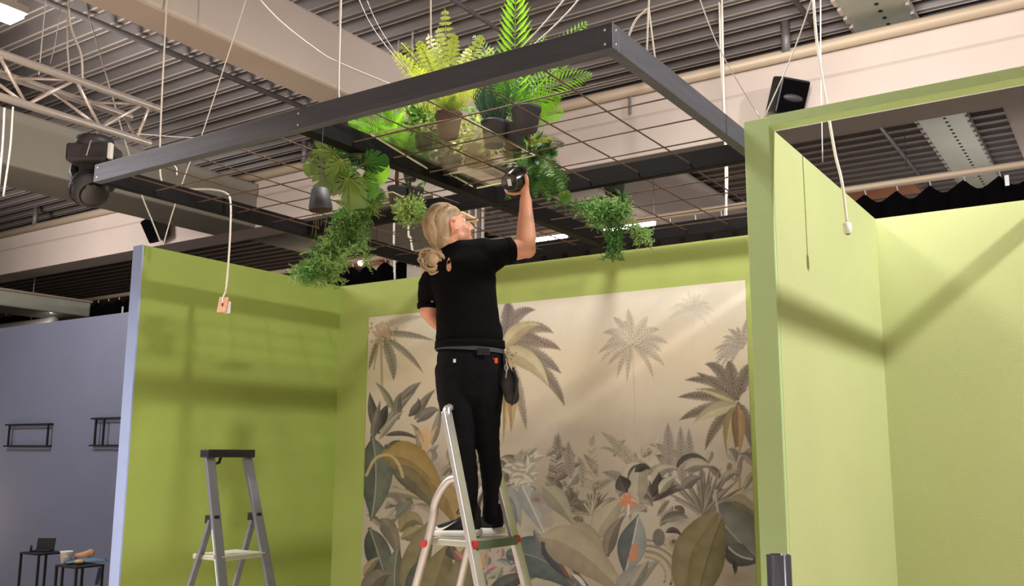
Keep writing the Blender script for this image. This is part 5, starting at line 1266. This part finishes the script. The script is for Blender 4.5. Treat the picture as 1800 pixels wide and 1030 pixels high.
# upside-down hanging pot
c = Q(563, 352, 3.98); t = thing('hanging_pot', c, 'dark flower pot hung upside down on cords beside the monstera', 'pot')
AX = (UP * .99 + NR * -.08).normalized(); MB().lathe(c - AX * .045, AX, [(.050, 0), (.052, .012), (.036, .095), (.001, .096)], 26, False).build('pot', M['pot'], t, True)
MB().lathe(c - AX * .044, AX, [(.048, 0), (.03, .01), (.001, .012)], 20, False).build('soil', M['soil'], t)
MB().tube([c + AX * .05, Vector((c.x, c.y, SZ + .0))], .0018, 5).build('cord', M['darkpl'], t)
for k in range(7):
    a = c - AX * .04 + NR * (-.035 + .012 * k); e = Q(548 + k * 4, 400 + pr2.uniform(-6, 30), 3.98)
    MB().tube([a, (a + e) / 2 + NR * pr2.uniform(-.01, .01), e], .0016, 4).build('root', M['stem'], t)
# trailing asparagus fern
b0 = atz(655, 362, PZ); t = pthing(b0, 'long trailing feathery fern hanging down past the left wall top')
pot(t, b0, .045, .06, .1, M['pot'], rim=False); DG = 4.55
def spray(p0, p1, m, t, n=9, spread=.03, L=.05, lf=.012, w=.0035):
    mb = MB(); P = bez(p0, (p0 + p1) / 2 + NR * pr2.uniform(-spread, spread) + UP * .01, p1, n); mb.tube(P, .0012, 3)
    for k in range(1, n):
        for _ in range(7):
            d = Vector((pr2.gauss(0, 1), pr2.gauss(0, 1), pr2.gauss(0, .8) - .2)).normalized(); a = P[k].lerp(P[k - 1], pr2.random()); l = 1.15 * L * pr2.uniform(.5, 1)
            for j in range(5):
                b_ = a + d * l * (j + 1) / 5; e = (d + Vector((pr2.uniform(-1, 1), pr2.uniform(-1, 1), pr2.uniform(-1, 1)))).normalized(); u = e.cross(NF).normalized() * w
                i = len(mb.v); mb.v += [tuple(b_ - u), tuple(b_ + u), tuple(b_ + e * lf)]; mb.f.append((i, i + 1, i + 2))
            i = len(mb.v); u = d.cross(NF).normalized() * .0012; mb.v += [tuple(a - u), tuple(a + u), tuple(a + d * l)]; mb.f.append((i, i + 1, i + 2))
    return mb.build('spray', m, t)
path = [(655, 350), (636, 362), (614, 380), (600, 405), (592, 430), (585, 452), (570, 470), (552, 484), (532, 484)]
for k in range(84):
    i = pr2.choice((0, 1, 1, 2, 2, 3, 3, 4, 4, 5, 5, 6, 7)); j = min(len(path) - 1, i + pr2.choice((1, 2)))
    sp = (22, 26, 30, 34, 34, 34, 30, 20, 12)[i]
    p0 = Q(path[i][0] + pr2.gauss(0, sp * .45), path[i][1] + pr2.gauss(0, 6), DG + pr2.uniform(-.06, .06)); p1 = Q(path[j][0] + pr2.gauss(0, sp * .6), path[j][1] + pr2.gauss(0, 8), DG + pr2.uniform(-.07, .07))
    spray(p0, p1, M['leaf_soft'] if k % 3 else M['leaf_mid'], t)
for k in range(8): spray(Q(560 + pr2.uniform(-20, 40), 465, DG), Q(575 + pr2.uniform(-45, 30), 497 + pr2.uniform(-6, 8), DG), M['leaf_soft'], t, 6, .02, .035)
for k in range(6): spray(Q(640, 350, DG), Q(655 + pr2.uniform(-15, 25), 340 + pr2.uniform(-14, 10), DG), M['leaf_soft'], t, 6, .02, .04)
for k in range(5): MB().tube([b0 + UP * .05, Q(640 - 4 * k, 358, DG), Q(*path[3 + k % 4], DG)], .002, 4).build('stem', M['leaf_soft'], t)
# boxwood ball
b0 = atz(720, 390, PZ); D_ = 4.9; c = Q(720, 371, D_); b0 = Vector((c.x, c.y, PZ)); t = pthing(b0, 'round bushy little plant with pale tips beside her head')
pot(t, b0, .03, .042, .06, M['pot'], rim=False)
bush(t, c, .082, 420, M['leaf_soft'], .026, .014, flat=.75); bush(t, c + UP * .01, .088, 160, M['leaf_cream'], .02, .010, flat=.75); MB().tube([b0 + UP * .05, c], .006, 6).build('stem', M['stem'], t)
# big sword fern right of the held pot
b0 = Q(925, 262, 4.1); b0.z = PZ; t = pthing(b0, 'large dark green sword fern spilling through the mesh right of the held pot')
pot(t, b0, .05, .065, .11, M['pot']); c = Q(932, 268, 4.62)
for k in range(54):
    x = 950 + pr2.gauss(0, 26); y = 310 + pr2.gauss(0, 26); x = min(1000, max(918, x)); y = min(356, max(235, y))
    x0 = 925 + (x - 925) * .35 + pr2.gauss(0, 6); y0 = 265 + (y - 265) * .3 + pr2.gauss(0, 8)
    feather(Q(x0, y0, 4.62 + pr2.uniform(-.05, .05)), Q(x, y, 4.62 + pr2.uniform(-.10, .12)), (M['leaf_mid'], M['leaf_dark'], M['leaf_mid'], M['leaf_soft'])[k % 4], t, .04, 11, .07, 6, .0075, face=NF + UP * .3)
for (x, y) in ((1002, 318), (998, 334), (985, 346), (962, 352), (892, 352), (942, 350)): feather(Q(935, 300, 4.6), Q(x, y, 4.6), M['leaf_mid'], t, .05, 12, .065, 6, .008, face=NF + UP * .3)
for (x, y) in ((978, 242), (966, 250), (948, 236), (935, 246)): feather(Q(925, 258, 4.45), Q(x, y, 4.45), M['leaf_fern'], t, .03, 10, .05, 5, .011)
for (x, y, s) in ((992, 340, .06), (985, 325, .045)): mleaf(Q(x, y, 4.55), s, -NF, NR * .3 - UP, M['leaf_mid'], t, cut=0)
MB().tube([b0 + UP * .08, c], .008, 6).build('stem', M['stem'], t)
bush(t, Q(928, 275, 4.65), .10, 300, M['leaf_dark'], .06, .02)
# hanging fern at the right back bay
b0 = atz(1080, 390, PZ); DH = 5.15; b0 = Q(1080, 378, DH); b0.z = PZ; t = pthing(b0, 'light green asparagus fern standing in the back right bay, trailing below the frame')
pot(t, b0, .05, .068, .1, M['pot'])
for k in range(40):
    spray(Q(1070 + pr2.gauss(0, 10), 375, DH), Q(1068 + pr2.gauss(0, 26), 366 + pr2.gauss(0, 16), DH + pr2.uniform(-.1, .1)), M['leaf_soft'] if k % 2 else M['leaf_mid'], t, 7, .03, .06, .015, .004)
for k in range(10): spray(Q(1080 + pr2.gauss(0, 8), 395, DH), Q(1079 + pr2.gauss(0, 8), 445 + pr2.uniform(-10, 18), DH), M['leaf_mid'], t, 8, .02, .035)
for k in range(9): spray(Q(1112, 400, DH), Q(1134 + pr2.gauss(0, 9), 422 + pr2.gauss(0, 9), DH), M['leaf_soft'], t, 6, .02, .045)
# small fern of the held pot
c = PCN + PAX * .06
for (x, y) in ((905, 346), (888, 352), (912, 280), (925, 275), (940, 300), (950, 290)):
    frond(c, Q(x, y, 4.55), M['leaf_mid'], HELD, .03, 12, .04, .009)
